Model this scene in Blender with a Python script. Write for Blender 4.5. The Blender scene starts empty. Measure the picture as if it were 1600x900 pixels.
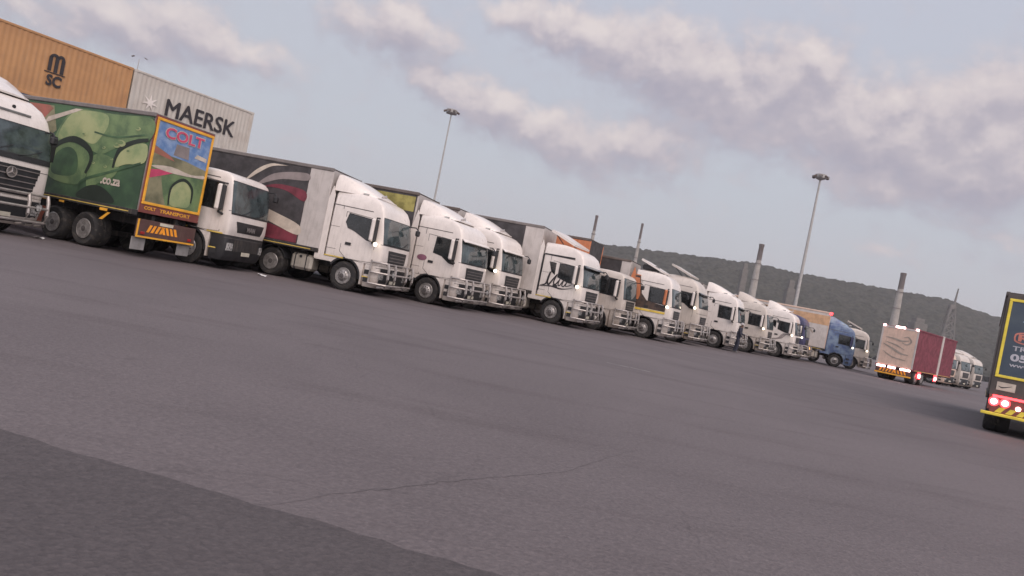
import bpy, bmesh, math, random
from mathutils import Vector, Matrix
random.seed(7)
R = math.radians
PI = math.pi
S = bpy.context.scene
C = S.collection

# ------------------------------------------------------------------ camera
cam = bpy.data.objects.new('camera', bpy.data.cameras.new('camera'))
C.objects.link(cam)
cam.data.sensor_width = 36
cam.data.lens = 25.2
cam.data.clip_start = 0.1
cam.data.clip_end = 9000
cam.matrix_world = Matrix.Translation((0, 0, 1.34)) @ Matrix.Rotation(R(90 - 0.17), 4, 'X') @ Matrix.Rotation(R(11.3), 4, 'Z')
S.camera = cam
F0, TH = 1120.0, R(11.3)

def azel(px, py):
    """direction (azimuth, elevation) of a cloud seen in the sky"""
    dx, dy = px - 800, py - 450
    u = dx*math.cos(TH) + dy*math.sin(TH); v = -dx*math.sin(TH) + dy*math.cos(TH)
    return math.atan2(u, F0), math.atan2(-3.4 - v, math.hypot(u, F0))

# ------------------------------------------------------------------ light
SUN_EL, SUN_AZ = 44.0, 158.0          # azimuth clockwise from +Y (the view direction)
S.view_settings.view_transform = 'Standard'
S.view_settings.look = 'None'
S.view_settings.gamma = 1
S.view_settings.exposure = 0.0
sd = Vector((math.sin(R(SUN_AZ))*math.cos(R(SUN_EL)), math.cos(R(SUN_AZ))*math.cos(R(SUN_EL)), math.sin(R(SUN_EL))))
sun = bpy.data.objects.new('sun', bpy.data.lights.new('sun', 'SUN'))
C.objects.link(sun)
sun.data.energy = 2.3
sun.data.angle = R(60)
sun.data.color = (1.0, 0.83, 0.72)
sun.rotation_euler = (-sd).to_track_quat('-Z', 'Y').to_euler()

W = bpy.data.worlds.new('World'); S.world = W; W.use_nodes = True
W.cycles.sampling_method = 'MANUAL'; W.cycles.sample_map_resolution = 256

class NT:
    """tiny node-graph builder"""
    def __init__(s, tree): s.t = tree; tree.nodes.clear()
    def n(s, typ, **kw):
        nd = s.t.nodes.new(typ)
        for k, v in kw.items(): setattr(nd, k, v)
        return nd
    def put(s, sock, val):
        if isinstance(val, bpy.types.NodeSocket): s.t.links.new(val, sock)
        elif val is not None: sock.default_value = val
    def m(s, op, a, b=None, c=None, clamp=False):
        nd = s.n('ShaderNodeMath', operation=op, use_clamp=clamp)
        s.put(nd.inputs[0], a); s.put(nd.inputs[1], b); s.put(nd.inputs[2], c)
        return nd.outputs[0]
    def mix(s, f, a, b, typ='MIX'):
        nd = s.n('ShaderNodeMix', data_type='RGBA', blend_type=typ)
        s.put(nd.inputs[0], f); s.put(nd.inputs[6], a); s.put(nd.inputs[7], b)
        return nd.outputs[2]
    def noise(s, vec, scale, detail=4, rough=.55, dist=0.0):
        nd = s.n('ShaderNodeTexNoise'); s.put(nd.inputs['Vector'], vec)
        nd.inputs['Scale'].default_value = scale; nd.inputs['Detail'].default_value = detail
        nd.inputs['Roughness'].default_value = rough; nd.inputs['Distortion'].default_value = dist
        return nd.outputs[0]
    def ramp(s, f, stops):
        nd = s.n('ShaderNodeValToRGB'); s.put(nd.inputs[0], f); e = nd.color_ramp.elements
        while len(e) < len(stops): e.new(.5)
        for el, (p, c) in zip(e, stops):
            el.position = p; el.color = (c, c, c, 1) if isinstance(c, (int, float)) else (*c, 1)
        return nd.outputs[0]
    def smooth(s, x, a, b):
        nd = s.n('ShaderNodeMapRange', interpolation_type='SMOOTHSTEP')
        s.put(nd.inputs[0], x); nd.inputs[1].default_value = a; nd.inputs[2].default_value = b
        return nd.outputs[0]
    def xyz(s, x, y, z):
        nd = s.n('ShaderNodeCombineXYZ'); s.put(nd.inputs[0], x); s.put(nd.inputs[1], y); s.put(nd.inputs[2], z)
        return nd.outputs[0]

CLOUDS = [  # centre and half sizes of each bank, its weight
    (815, 30, 60, 26, .9), (880, 45, 80, 34, 1.0), (960, 75, 90, 42, 1.05), (1050, 100, 90, 50, 1.1), (1130, 130, 90, 52, 1.1), (1190, 95, 60, 34, .8), (1240, 130, 75, 55, 1.1), (1262, 92, 42, 26, 1.0),
    (1150, 180, 110, 40, .95), (1245, 200, 100, 42, .9), (1330, 190, 80, 50, 1.05), (1370, 160, 45, 30, .9), (1420, 230, 110, 60, 1.1), (1500, 190, 100, 55, 1.0), (1575, 150, 60, 45, 1.0), (1560, 240, 90, 60, 1.1),
    (1360, 280, 90, 30, .9), (1480, 300, 110, 30, .85), (1060, 215, 90, 24, .7), (1030, 195, 60, 22, .7), (1350, 325, 0, 0, 0),
    (560, 40, 60, 34, .85), (630, 40, 70, 40, 1.0), (685, 75, 45, 24, .7), (655, 120, 55, 24, .8), (720, 145, 70, 30, .9), (780, 170, 60, 36, 1.0), (840, 200, 70, 32, .9), (900, 225, 90, 34, .95), (990, 225, 90, 32, .9), (930, 265, 110, 20, .6), (1030, 250, 80, 18, .6),
    (80, 25, 100, 26, .8), (190, 35, 90, 32, 1.0), (290, 45, 80, 32, 1.0), (360, 75, 70, 26, .9), (430, 95, 60, 18, .6), (20, 0, 60, 20, .7), (300, 95, 110, 16, .5), (950, 290, 60, 13, .5),
    (1400, 395, 50, 15, .6), (1440, 405, 40, 12, .4), (1395, 318, 40, 11, .6), (1560, 370, 60, 16, .65), (1500, 355, 60, 10, .4), (1180, 285, 50, 10, .35)]
CLOUDS = [c for c in CLOUDS if c[4] > 0]
g = NT(W.node_tree)
tc = g.n('ShaderNodeTexCoord')
sep = g.n('ShaderNodeSeparateXYZ'); g.put(sep.inputs[0], tc.outputs['Generated'])
az = g.m('ARCTAN2', sep.outputs[0], sep.outputs[1]); el = g.m('ARCSINE', sep.outputs[2])

def density(dshift):
    e2 = g.m('ADD', el, dshift)
    base = g.xyz(az, g.m('MULTIPLY', e2, 1.25), 0.0)
    w1 = g.m('MULTIPLY', g.m('SUBTRACT', g.noise(base, 14.0, 4, .6), .5), .075)
    w2 = g.m('MULTIPLY', g.m('SUBTRACT', g.noise(g.xyz(az, e2, 3.7), 16.0, 4, .6), .5), .060)
    a2, e3 = g.m('ADD', az, w1), g.m('ADD', e2, w2)
    tot = None
    for px, py, hw, hh, wt in CLOUDS:
        ca, ce = azel(px, py)
        x = g.m('MULTIPLY', g.m('SUBTRACT', a2, ca), F0/hw*.76)
        y = g.m('MULTIPLY', g.m('SUBTRACT', e3, ce), F0/hh*.72)
        # flat bases: the lower half falls off faster
        y = g.m('ADD', y, g.m('MULTIPLY', x, hw/hh*.10))
        r2 = g.m('ADD', g.m('MULTIPLY', x, x), g.m('MULTIPLY', y, y))
        v = g.m('MULTIPLY', g.m('EXPONENT', g.m('MULTIPLY', r2, -1.0)), wt)
        tot = v if tot is None else g.m('SMOOTH_MAX', tot, v, .35)
    away = g.smooth(sep.outputs[1], .55, .2)
    other = g.m('MULTIPLY', g.smooth(g.noise(g.xyz(az, g.m('MULTIPLY', e2, 3), 9.0), 1.6, 4), .45, .7), away)
    tot = g.m('ADD', tot, other)
    fine = g.m('SUBTRACT', g.noise(base, 26.0, 7, .58, .2), .5)
    mid = g.m('SUBTRACT', g.noise(base, 9.0, 3, .5), .5)
    return g.m('ADD', tot, g.m('ADD', g.m('MULTIPLY', fine, .80), g.m('MULTIPLY', mid, .35)))
d0 = density(0.0)
d1 = density(0.026)
cover = g.smooth(d0, .24, .84)
lit = g.m('ADD', .40, g.m('MULTIPLY', g.m('SUBTRACT', d0, d1), .95), clamp=True)
sky = g.n('ShaderNodeTexSky', sky_type='NISHITA')
sky.sun_disc = False; sky.sun_elevation = R(SUN_EL); sky.sun_rotation = R(SUN_AZ)
sky.altitude = 10; sky.air_density = 1.0; sky.dust_density = 2.0; sky.ozone_density = 1.0
ccol = g.ramp(lit, [(.10, (4.0, 3.7, 4.5)), (.38, (5.0, 4.5, 5.05)), (.60, (6.5, 5.75, 5.95)), (.95, (8.0, 7.1, 6.9))])
veil = g.mix(.90, sky.outputs[0], g.ramp(g.m('MULTIPLY', el, 2.0), [(.0, (5.7, 5.4, 5.75)), (.35, (5.75, 5.95, 6.5)), (1.0, (5.8, 6.0, 7.0))]))
col = g.mix(g.m('MULTIPLY', cover, .82), veil, ccol)
glow = g.m('ADD', 1.0, g.m('MULTIPLY', g.smooth(sep.outputs[1], .45, -.2), .55))      # the brighter evening sky behind the viewer
gs = g.n('ShaderNodeVectorMath', operation='SCALE'); g.put(gs.inputs[0], col); g.put(gs.inputs['Scale'], glow); col = gs.outputs[0]
bg = g.n('ShaderNodeBackground'); g.put(bg.inputs[0], col); bg.inputs[1].default_value = 0.1
ow = g.n('ShaderNodeOutputWorld'); g.put(ow.inputs[0], bg.outputs[0])

# ------------------------------------------------------------------ materials
def mat(name, color, rough=.6, metal=0.0, var=.15, vscale=3.0, emit=None, estr=0.0, bump=0.0, bscale=30, col2=None, spec=.5, coat=0.0, dirt=0.0, grime=0.0):
    m = bpy.data.materials.new(name); m.use_nodes = True
    g = NT(m.node_tree)
    b = g.n('ShaderNodeBsdfPrincipled'); o = g.n('ShaderNodeOutputMaterial'); g.put(o.inputs[0], b.outputs[0])
    t = g.n('ShaderNodeTexCoord')
    v = g.noise(t.outputs['Object'], vscale, 5, .6)
    c2 = col2 or tuple(x*(1 - var*1.6) for x in color)
    c = g.mix(g.smooth(v, .35, .68), (*color, 1), (*c2, 1))
    if dirt:
        mp = g.n('ShaderNodeMapping'); g.put(mp.inputs[0], t.outputs['Object']); mp.inputs[3].default_value = (5, 5, .6)
        st = g.smooth(g.noise(mp.outputs[0], 2.2, 6, .65), .48, .78)
        c = g.mix(g.m('MULTIPLY', st, dirt), c, (.20, .165, .13, 1))
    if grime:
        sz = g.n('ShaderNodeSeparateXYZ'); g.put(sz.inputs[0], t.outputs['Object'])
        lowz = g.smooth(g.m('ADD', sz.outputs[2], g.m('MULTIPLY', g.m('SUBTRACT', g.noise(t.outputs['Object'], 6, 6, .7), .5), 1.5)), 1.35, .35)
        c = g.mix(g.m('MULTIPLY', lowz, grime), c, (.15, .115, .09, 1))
    g.put(b.inputs['Base Color'], c)
    rr = g.m('ADD', rough, g.m('MULTIPLY', g.m('SUBTRACT', v, .5), .25), clamp=True)
    g.put(b.inputs['Roughness'], rr)
    b.inputs['Metallic'].default_value = metal
    b.inputs['Specular IOR Level'].default_value = spec
    b.inputs['Coat Weight'].default_value = coat
    b.inputs['Coat Roughness'].default_value = .12
    if emit:
        b.inputs['Emission Color'].default_value = (*emit, 1); b.inputs['Emission Strength'].default_value = estr
    if bump:
        bn = g.n('ShaderNodeBump'); bn.inputs['Strength'].default_value = bump
        g.put(bn.inputs['Height'], g.noise(t.outputs['Object'], bscale, 6, .6)); bn.inputs['Distance'].default_value = .02
        g.put(b.inputs['Normal'], bn.outputs[0])
    return m

M = {}
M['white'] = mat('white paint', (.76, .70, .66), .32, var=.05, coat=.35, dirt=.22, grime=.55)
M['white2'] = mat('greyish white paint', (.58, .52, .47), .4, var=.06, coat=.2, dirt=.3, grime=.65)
M['cream'] = mat('cream paint', (.64, .47, .38), .45, var=.07, dirt=.4)
M['seam'] = mat('dark seam', (.10, .09, .09), .8)
M['black'] = mat('black plastic', (.025, .025, .028), .55)
M['rubber'] = mat('tyre rubber', (.022, .021, .022), .85, bump=.4, bscale=60, dirt=.4)
M['rim'] = mat('steel rim', (.42, .40, .39), .42, .55, var=.3, vscale=8, dirt=.5)
M['hub'] = mat('greasy hub', (.11, .10, .10), .6, .3)
M['chrome'] = mat('bull bar steel', (.50, .46, .44), .34, .5, var=.25, dirt=.45)
M['chassis'] = mat('chassis', (.035, .032, .032), .75, dirt=.5)
M['tank'] = mat('fuel tank aluminium', (.50, .46, .40), .42, .45, dirt=.5)
M['glass'] = mat('windscreen glass', (.075, .10, .105), .07, var=.5, vscale=1.7, spec=.9, col2=(.022, .03, .032))
M['sideglass'] = mat('side glass', (.022, .024, .026), .07, var=.4, vscale=2.5, spec=.7)
M['visor'] = mat('smoked visor', (.05, .06, .065), .2, spec=.6)
M['lamp'] = mat('headlamp lens', (.50, .49, .48), .12, var=.5, vscale=14, spec=.8)
M['yellow'] = mat('reflective yellow', (.75, .55, .12), .45, dirt=.2)
M['amberlit'] = mat('lit amber lamp', (.9, .35, .05), .4, emit=(1, .42, .08), estr=4)
M['redlit'] = mat('lit red tail lamp', (.8, .02, .02), .4, emit=(1, .05, .06), estr=5)
M['hotlit'] = mat('lit tail lamp core', (1, .6, .6), .4, emit=(1, .55, .55), estr=9)
M['mirrorglint'] = mat('glowing mirror glint', (1, .9, .75), .4, emit=(1, .86, .66), estr=4.5)  # emission stands in for the glint on a convex mirror
M['red'] = mat('red lens', (.35, .02, .02), .3)
M['plate'] = mat('number plate', (.62, .58, .48), .5)
M['brown'] = mat('brown rail', (.13, .105, .095), .7, dirt=.4)
M['greyrail'] = mat('grey rail', (.19, .17, .165), .7, dirt=.4)
M['curtain'] = mat('charcoal curtain', (.062, .056, .06), .7, var=.3, bump=.3, bscale=3)
M['maroon'] = mat('maroon print', (.20, .035, .055), .6, var=.25)
M['greyprint'] = mat('grey print', (.27, .23, .225), .6)
M['creamprint'] = mat('cream print', (.60, .52, .44), .6)
M['olive'] = mat('olive yellow curtain', (.36, .32, .10), .7, var=.3)
M['panel'] = mat('grey white panel', (.52, .48, .46), .55, var=.08, dirt=.4)
M['lemon2'] = mat('bright yellow tape', (.85, .62, .10), .5)
M['orange'] = mat('orange paint', (.62, .22, .10), .5, dirt=.25)
M['darkwrap'] = mat('brown dark wrap', (.10, .065, .05), .5, col2=(.035, .028, .028), vscale=5)
M['blue'] = mat('blue paint', (.06, .10, .22), .4, col2=(.20, .27, .37), vscale=1.9, coat=.2, dirt=.3)
M['navy'] = mat('navy paint', (.06, .06, .14), .45, coat=.2)
M['tan'] = mat('tan panel', (.55, .34, .20), .55, dirt=.3)
M['greyprint2'] = mat('faded grey print', (.36, .31, .27), .6)
M['dirtyflap'] = mat('pale mudflap', (.27, .26, .26), .8, dirt=.5)
M['letter'] = mat('black lettering', (.03, .025, .03), .6)
M['silverletter'] = mat('silver lettering', (.30, .29, .29), .4, .5)
M['oval'] = mat('purple oval', (.28, .12, .18), .5)
M['concrete'] = mat('pale concrete', (.36, .33, .30), .9, var=.15, vscale=.2)
M['sooty'] = mat('sooty concrete', (.13, .10, .09), .9)
M['mast'] = mat('galvanised mast', (.42, .41, .40), .6, .0)
M['farwall'] = mat('far building', (.16, .15, .14), .9, vscale=.2)

# ------------------------------------------------------------------ mesh builder
class MB:
    def __init__(s): s.v = []; s.f = []; s.mi = []; s.mats = []
    def slot(s, m):
        m = M[m] if isinstance(m, str) else m
        if m not in s.mats: s.mats.append(m)
        return s.mats.index(m)
    def add(s, vs, fs, m):
        o = len(s.v); k = s.slot(m)
        s.v += [tuple(v) for v in vs]
        for f in fs: s.f.append([i + o for i in f]); s.mi.append(k)
        return s
    def box(s, x0, x1, y0, y1, z0, z1, m, ch=.015):
        bm = bmesh.new()
        bmesh.ops.create_cube(bm, size=1)
        for v in bm.verts:
            v.co = ((x0+x1)/2 + v.co.x*(x1-x0), (y0+y1)/2 + v.co.y*(y1-y0), (z0+z1)/2 + v.co.z*(z1-z0))
        if ch > 0:
            ch = min(ch, (x1-x0)*.3, (y1-y0)*.3, (z1-z0)*.3)
            bmesh.ops.bevel(bm, geom=list(bm.edges), offset=ch, segments=1, affect='EDGES')
        bm.verts.index_update()
        s.add([v.co.copy() for v in bm.verts], [[v.index for v in f.verts] for f in bm.faces], m)
        bm.free(); return s
    def prism(s, poly, y0, y1, m):
        """(x, z) outline extruded from y0 to y1"""
        n = len(poly)
        vs = [(x, y0, z) for x, z in poly] + [(x, y1, z) for x, z in poly]
        fs = [list(range(n)), list(range(2*n-1, n-1, -1))] + [[i, i+n, (i+1) % n + n, (i+1) % n] for i in range(n)]
        return s.add(vs, fs, m)
    def yprism(s, poly, x0, x1, m):
        """(y, z) outline extruded from x0 to x1"""
        n = len(poly)
        vs = [(x0, y, z) for y, z in poly] + [(x1, y, z) for y, z in poly]
        fs = [list(range(n)), list(range(2*n-1, n-1, -1))] + [[i, i+n, (i+1) % n + n, (i+1) % n] for i in range(n)]
        return s.add(vs, fs, m)
    def loft(s, rings, m, cap=True):
        n = len(rings[0]); vs = [p for r in rings for p in r]; fs = []
        for k in range(len(rings)-1):
            for i in range(n):
                fs.append([k*n+i, k*n+(i+1) % n, (k+1)*n+(i+1) % n, (k+1)*n+i])
        if cap: fs += [list(range(n))[::-1], [(len(rings)-1)*n+i for i in range(n)]]
        return s.add(vs, fs, m)
    def tube(s, pts, r, m, n=7):
        pts = [Vector(p) for p in pts]; rr = r if isinstance(r, (list, tuple)) else [r]*len(pts)
        rings = []
        for i, p in enumerate(pts):
            d = (pts[min(i+1, len(pts)-1)] - pts[max(i-1, 0)]).normalized()
            up = Vector((0, 0, 1)) if abs(d.z) < .9 else Vector((1, 0, 0))
            a = d.cross(up).normalized(); b = d.cross(a)
            rings.append([tuple(p + (a*math.cos(2*PI*k/n) + b*math.sin(2*PI*k/n))*rr[i]) for k in range(n)])
        return s.loft(rings, m)
    def lathe(s, prof, m, n=30, axis='Y', c=(0, 0, 0)):
        """profile of (radius, offset along the axis)"""
        rings = []
        for r, h in prof:
            ring = []
            for k in range(n):
                a = 2*PI*k/n; p, q = r*math.cos(a), r*math.sin(a)
                ring.append((c[0]+p, c[1]+h, c[2]+q) if axis == 'Y' else (c[0]+p, c[1]+q, c[2]+h))
            rings.append(ring)
        return s.loft(rings, m)
    def grid(s, rows, m, back=None):
        n = len(rows[0]); vs = [p for r in rows for p in r]
        fs = [[k*n+i, k*n+i+1, (k+1)*n+i+1, (k+1)*n+i] for k in range(len(rows)-1) for i in range(n-1)]
        return s.add(vs, fs, m)
    def text(s, txt, o, xd, up, w, h, m, ext=.006, bold=.02):
        cu = bpy.data.curves.new('lettering', 'FONT'); cu.body = txt; cu.size = 1; cu.extrude = .5; cu.offset = bold if bold > 0 else 0
        cu.resolution_u = 3
        ob = bpy.data.objects.new('lettering', cu); me = bpy.data.meshes.new_from_object(ob)
        xs = [v.co.x for v in me.vertices]; ys = [v.co.y for v in me.vertices]
        x0, x1, y0, y1 = min(xs), max(xs), min(ys), max(ys)
        xd = Vector(xd); up = Vector(up); nn = xd.cross(up); o = Vector(o)
        vs = [o + xd*((v.co.x-x0)/(x1-x0)*w) + up*((v.co.y-y0)/(y1-y0)*h) + nn*(v.co.z+.5)*ext for v in me.vertices]
        fs = [list(p.vertices) for p in me.polygons]
        s.add(vs, fs, m)
        if bold < 0:
            for dx, dy, dz in ((-bold, 0, .0012), (-bold*.5, -bold*.6, .0024)): s.add([v + xd*dx + up*dy + nn*dz for v in vs], fs, m)
        bpy.data.objects.remove(ob); bpy.data.meshes.remove(me); bpy.data.curves.remove(cu)
        return s
    def build(s, name, parent=None, ang=35, loc=None):
        me = bpy.data.meshes.new(name); me.from_pydata(s.v, [], s.f)
        for m in s.mats: me.materials.append(m)
        me.polygons.foreach_set('material_index', s.mi)
        bm = bmesh.new(); bm.from_mesh(me)
        if len(s.v) < 30000 and ang: bmesh.ops.recalc_face_normals(bm, faces=bm.faces)
        bm.to_mesh(me); bm.free()
        me.polygons.foreach_set('use_smooth', [True]*len(me.polygons))
        if ang: me.set_sharp_from_angle(angle=R(ang))
        me.update()
        o = bpy.data.objects.new(name, me); C.objects.link(o)
        if parent: o.parent = parent
        if loc: o.location = loc
        return o

def thing(name, label, cat, loc, rz=0.0, group=None):
    o = bpy.data.objects.new(name, None); C.objects.link(o)
    o.location = loc; o.rotation_euler = (0, 0, R(rz)); o.empty_display_size = .5
    o['label'] = label; o['category'] = cat
    if group: o['group'] = group
    return o
def tag(o, label, cat, group=None):
    o['label'] = label; o['category'] = cat
    if group: o['group'] = group
    return o
def struct(o): o['kind'] = 'structure'; return o
def stuff(o): o['kind'] = 'stuff'; return o
def inst(me_obj, parent, loc, rz=0, sc=None):
    c = me_obj.copy(); C.objects.link(c); c.parent = parent; c.location = loc; c.rotation_euler = (0, 0, rz)
    if sc: c.scale = sc
    for ch in PROTO_CH.get(me_obj.name, []):
        d = ch.copy(); C.objects.link(d); d.parent = c
    return c
PROTO_CH = {}
def curve(pts, n=6, closed=True):
    out = []; k = len(pts)
    for i in range(k if closed else k-1):
        p0, p1, p2, p3 = (pts[(i-1) % k], pts[i], pts[(i+1) % k], pts[(i+2) % k]) if closed else \
            (pts[max(i-1, 0)], pts[i], pts[i+1], pts[min(i+2, k-1)])
        for j in range(n):
            t = j/n
            out.append(tuple(.5*((2*p1[a]) + (-p0[a]+p2[a])*t + (2*p0[a]-5*p1[a]+4*p2[a]-p3[a])*t*t + (-p0[a]+3*p1[a]-3*p2[a]+p3[a])*t**3) for a in (0, 1)))
    if not closed: out.append(tuple(pts[-1][:2]))
    return out
def band(pts, w, n=6):
    """a stroke of width w (or a list of widths) along an open curve"""
    c = curve(pts, n, False); L = []; Q = []
    for i, p in enumerate(c):
        a, b = c[max(i-1, 0)], c[min(i+1, len(c)-1)]
        dx, dz = b[0]-a[0], b[1]-a[1]; l = math.hypot(dx, dz) or 1
        ww = w if isinstance(w, (int, float)) else w[0] + (w[1]-w[0])*i/(len(c)-1) if len(w) == 2 else (w[0] + (w[1]-w[0])*min(1, 2*i/(len(c)-1)) if i < len(c)/2 else w[1] + (w[2]-w[1])*(2*i/(len(c)-1)-1))
        L.append((p[0]-dz/l*ww/2, p[1]+dx/l*ww/2)); Q.append((p[0]+dz/l*ww/2, p[1]-dx/l*ww/2))
    return L, Q
def band_on(mb, pts, w, y, m, n=6):
    L, Q = band(pts, w, n)
    k = len(L)
    mb.add([(x, y, z) for x, z in L] + [(x, y, z) for x, z in Q], [[i, i+1, k+i+1, k+i] for i in range(k-1)], m)
def sheet(mb, poly, y, m):
    mb.add([(x, y, z) for x, z in poly], [list(range(len(poly)))], m)

# ------------------------------------------------------------------ the ground
def ground_mat(name, base, dark, grain=.35, stain=True):
    m = bpy.data.materials.new(name); m.use_nodes = True; g = NT(m.node_tree)
    b = g.n('ShaderNodeBsdfPrincipled'); o = g.n('ShaderNodeOutputMaterial'); g.put(o.inputs[0], b.outputs[0])
    t = g.n('ShaderNodeTexCoord').outputs['Object']
    big = g.noise(t, .16, 6, .6, .4)
    c = g.mix(g.smooth(big, .34, .66), (*base, 1), (*dark, 1))
    mp = g.n('ShaderNodeMapping'); g.put(mp.inputs[0], t); mp.inputs[2].default_value = (0, 0, R(4)); mp.inputs[3].default_value = (.22, 1.1, 1)
    st = g.smooth(g.noise(mp.outputs[0], .9, 6, .65), .50, .72)
    if stain: c = g.mix(g.m('MULTIPLY', st, .28), c, (dark[0]*.55, dark[1]*.55, dark[2]*.55, 1))
    spots = g.m('MAXIMUM', g.smooth(g.noise(t, 1.3, 4, .6), .66, .76), g.smooth(g.noise(t, 4.5, 3, .6), .70, .76))
    c = g.mix(g.m('MULTIPLY', spots, .42), c, (.03, .028, .028, 1))
    pale = g.smooth(g.noise(t, .5, 7, .7, .6), .60, .80)
    c = g.mix(g.m('MULTIPLY', pale, .25), c, (base[0]*1.45, base[1]*1.42, base[2]*1.4, 1))
    # stones of the asphalt
    v = g.n('ShaderNodeTexVoronoi'); g.put(v.inputs[0], t); v.inputs['Scale'].default_value = 42
    c = g.mix(g.m('MULTIPLY', v.outputs['Color'], grain), c, (base[0]*.35, base[1]*.35, base[2]*.38, 1))
    fn = g.noise(t, 23, 6, .8)
    c = g.mix(g.m('MULTIPLY', g.smooth(fn, .42, .7), .4), c, (base[0]*1.5, base[1]*1.48, base[2]*1.46, 1))
    # thin winding cracks
    cr = g.n('ShaderNodeTexVoronoi', feature='DISTANCE_TO_EDGE'); cr.inputs['Scale'].default_value = .11
    wv = g.n('ShaderNodeVectorMath', operation='ADD'); nz = g.n('ShaderNodeTexNoise'); nz.inputs['Scale'].default_value = .7; g.put(nz.inputs[0], t); nz.inputs['Detail'].default_value = 6
    sc = g.n('ShaderNodeVectorMath', operation='SCALE'); g.put(sc.inputs[0], nz.outputs['Color']); sc.inputs['Scale'].default_value = 1.6
    g.put(wv.inputs[0], t); g.put(wv.inputs[1], sc.outputs[0]); g.put(cr.inputs[0], wv.outputs[0])
    ck = g.m('SUBTRACT', 1.0, g.smooth(cr.outputs['Distance'], .0004, .0016))
    c = g.mix(g.m('MULTIPLY', ck, .16), c, (.03, .028, .03, 1))
    g.put(b.inputs['Base Color'], c)
    g.put(b.inputs['Roughness'], g.m('ADD', .72, g.m('MULTIPLY', st, .12)))
    b.inputs['Specular IOR Level'].default_value = .25
    bn = g.n('ShaderNodeBump'); bn.inputs['Strength'].default_value = .55; bn.inputs['Distance'].default_value = .012
    g.put(bn.inputs['Height'], g.m('ADD', v.outputs['Distance'], fn)); g.put(b.inputs['Normal'], bn.outputs[0])
    return m
M['asphalt'] = ground_mat('asphalt yard', (.150, .130, .134), (.118, .102, .106))
M['asphalt2'] = ground_mat('newer asphalt', (.094, .082, .085), (.080, .070, .073), .4)
mb = MB(); mb.add([(-3500, -600, 0), (3500, -600, 0), (3500, 3500, 0), (-3500, 3500, 0)], [[0, 1, 2, 3]], 'asphalt')
struct(mb.build('ground', ang=0))
edge = []
for i in range(90):
    t = -1 + i/88*2.8; x = -6 + 10*i/89
    y = 3.97 - .22*(x + 2.63) + random.uniform(-.02, .02) + .008*math.sin(x*7)
    edge.append((x, y, .004))
mb = MB(); mb.add(edge + [(4, -3, .004), (-6, -3, .004)], [list(range(92))[::-1]], 'asphalt2')
struct(mb.build('asphalt_patch', ang=0))
M['worn'] = mat('worn road paint', (.30, .28, .28), .8, var=.4, vscale=5)
mb = MB()
for i, (x0, x1) in enumerate(((2.55, 3.05), (3.1, 3.55))):
    mb.add([(x0, 16.9 - i*.1, .004), (x1, 16.75 - i*.1, .004), (x1, 16.85 - i*.1, .004), (x0, 17.02 - i*.1, .004)], [[0, 1, 2, 3]], 'worn')
struct(mb.build('painted_line', ang=0))

M['tar'] = mat('tar seam', (.085, .076, .08), .8, var=.4, vscale=9, col2=(.14, .122, .126))
TAR = [(-1.11, 3.6), (-0.97, 3.67), (-0.76, 4.01), (-0.51, 4.27), (-0.16, 4.7), (0.26, 5.13), (0.67, 5.56), (1.22, 6.55), (1.65, 7.24)]
mb = MB(); SP = []
for p, q in zip(TAR, TAR[1:]):
    for k in range(8): SP.append((p[0]+(q[0]-p[0])*k/8 + random.uniform(-.012, .012), p[1]+(q[1]-p[1])*k/8 + random.uniform(-.02, .02)))
A, B = band(SP, [.002, .006, .003], 1); k = len(A)
mb.add([(a, b, .004) for a, b in A] + [(a, b, .004) for a, b in B], [[i, i+1, k+i+1, k+i] for i in range(k-1)], 'tar')
struct(mb.build('asphalt_seam', ang=0))

# ------------------------------------------------------------------ hill and far off wood
RIDGE = [(-1600, 30), (-700, 38), (-200, 55), (0, 74), (125, 88), (225, 95), (285, 100), (366, 105), (428, 103), (519, 106), (590, 107), (671, 109), (744, 97), (794, 98), (950, 92), (1200, 88), (1900, 60)]
def ridge(x):
    for (a, b), (c, d) in zip(RIDGE, RIDGE[1:]):
        if a <= x <= c: return b + (d-b)*(x-a)/(c-a)
    return 30
def hill_z(x, y):
    t = max(0, min(1, (y - 640)/490)); t = t*t*(3-2*t)
    return ridge(x*1120/max(y, 640))*(y/1120 if y < 1120 else 1)*t*(1 if y < 1180 else max(.3, 1-(y-1180)/1200)) - 1
nx, ny = 80, 22
rows = [[(-1500 + 3300*i/nx, 620 + 900*j/ny, hill_z(-1500 + 3300*i/nx, 620 + 900*j/ny) - 5) for i in range(nx+1)] for j in range(ny+1)]
M['earth'] = mat('hill soil', (.07, .06, .045), .9, vscale=.02)
mb = MB(); mb.grid(rows, 'earth'); struct(mb.build('hill', ang=0))
cells = {}
def crown(x, y, cs):
    i0, j0 = int(x//cs), int(y//cs); best = -9
    for i in (i0-1, i0, i0+1):
        for j in (j0-1, j0, j0+1):
            k = (i, j, cs)
            if k not in cells:
                rnd = random.Random(i*7919 + j*104729); cells[k] = (rnd.random(), rnd.random(), rnd.uniform(.55, 1.15))
            a, b, h = cells[k]
            d2 = ((x - (i+a)*cs)**2 + (y - (j+b)*cs)**2)/(cs*.72)**2
            if d2 < 1: best = max(best, h*math.sqrt(1-d2))
    return max(best, 0)
rows = []
y = 650.0
while y < 1230:
    row = []; x = -120.0*y/1000
    while x < 1000:
        row.append((x, y, hill_z(x, y) + crown(x, y, 8.5)*5.5 + crown(x+500, y, 19)*2.4 + random.uniform(-.8, .8))); x += 3.6
    rows.append(row); y += 4.4
w = min(len(r) for r in rows); rows = [r[:w] for r in rows]
M['wood'] = mat('far woodland', (.064, .062, .050), .95, var=.3, vscale=.16, col2=(.018, .021, .016), spec=.1)
mb = MB(); mb.grid(rows, 'wood'); stuff(mb.build('woodland', ang=0))

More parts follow.
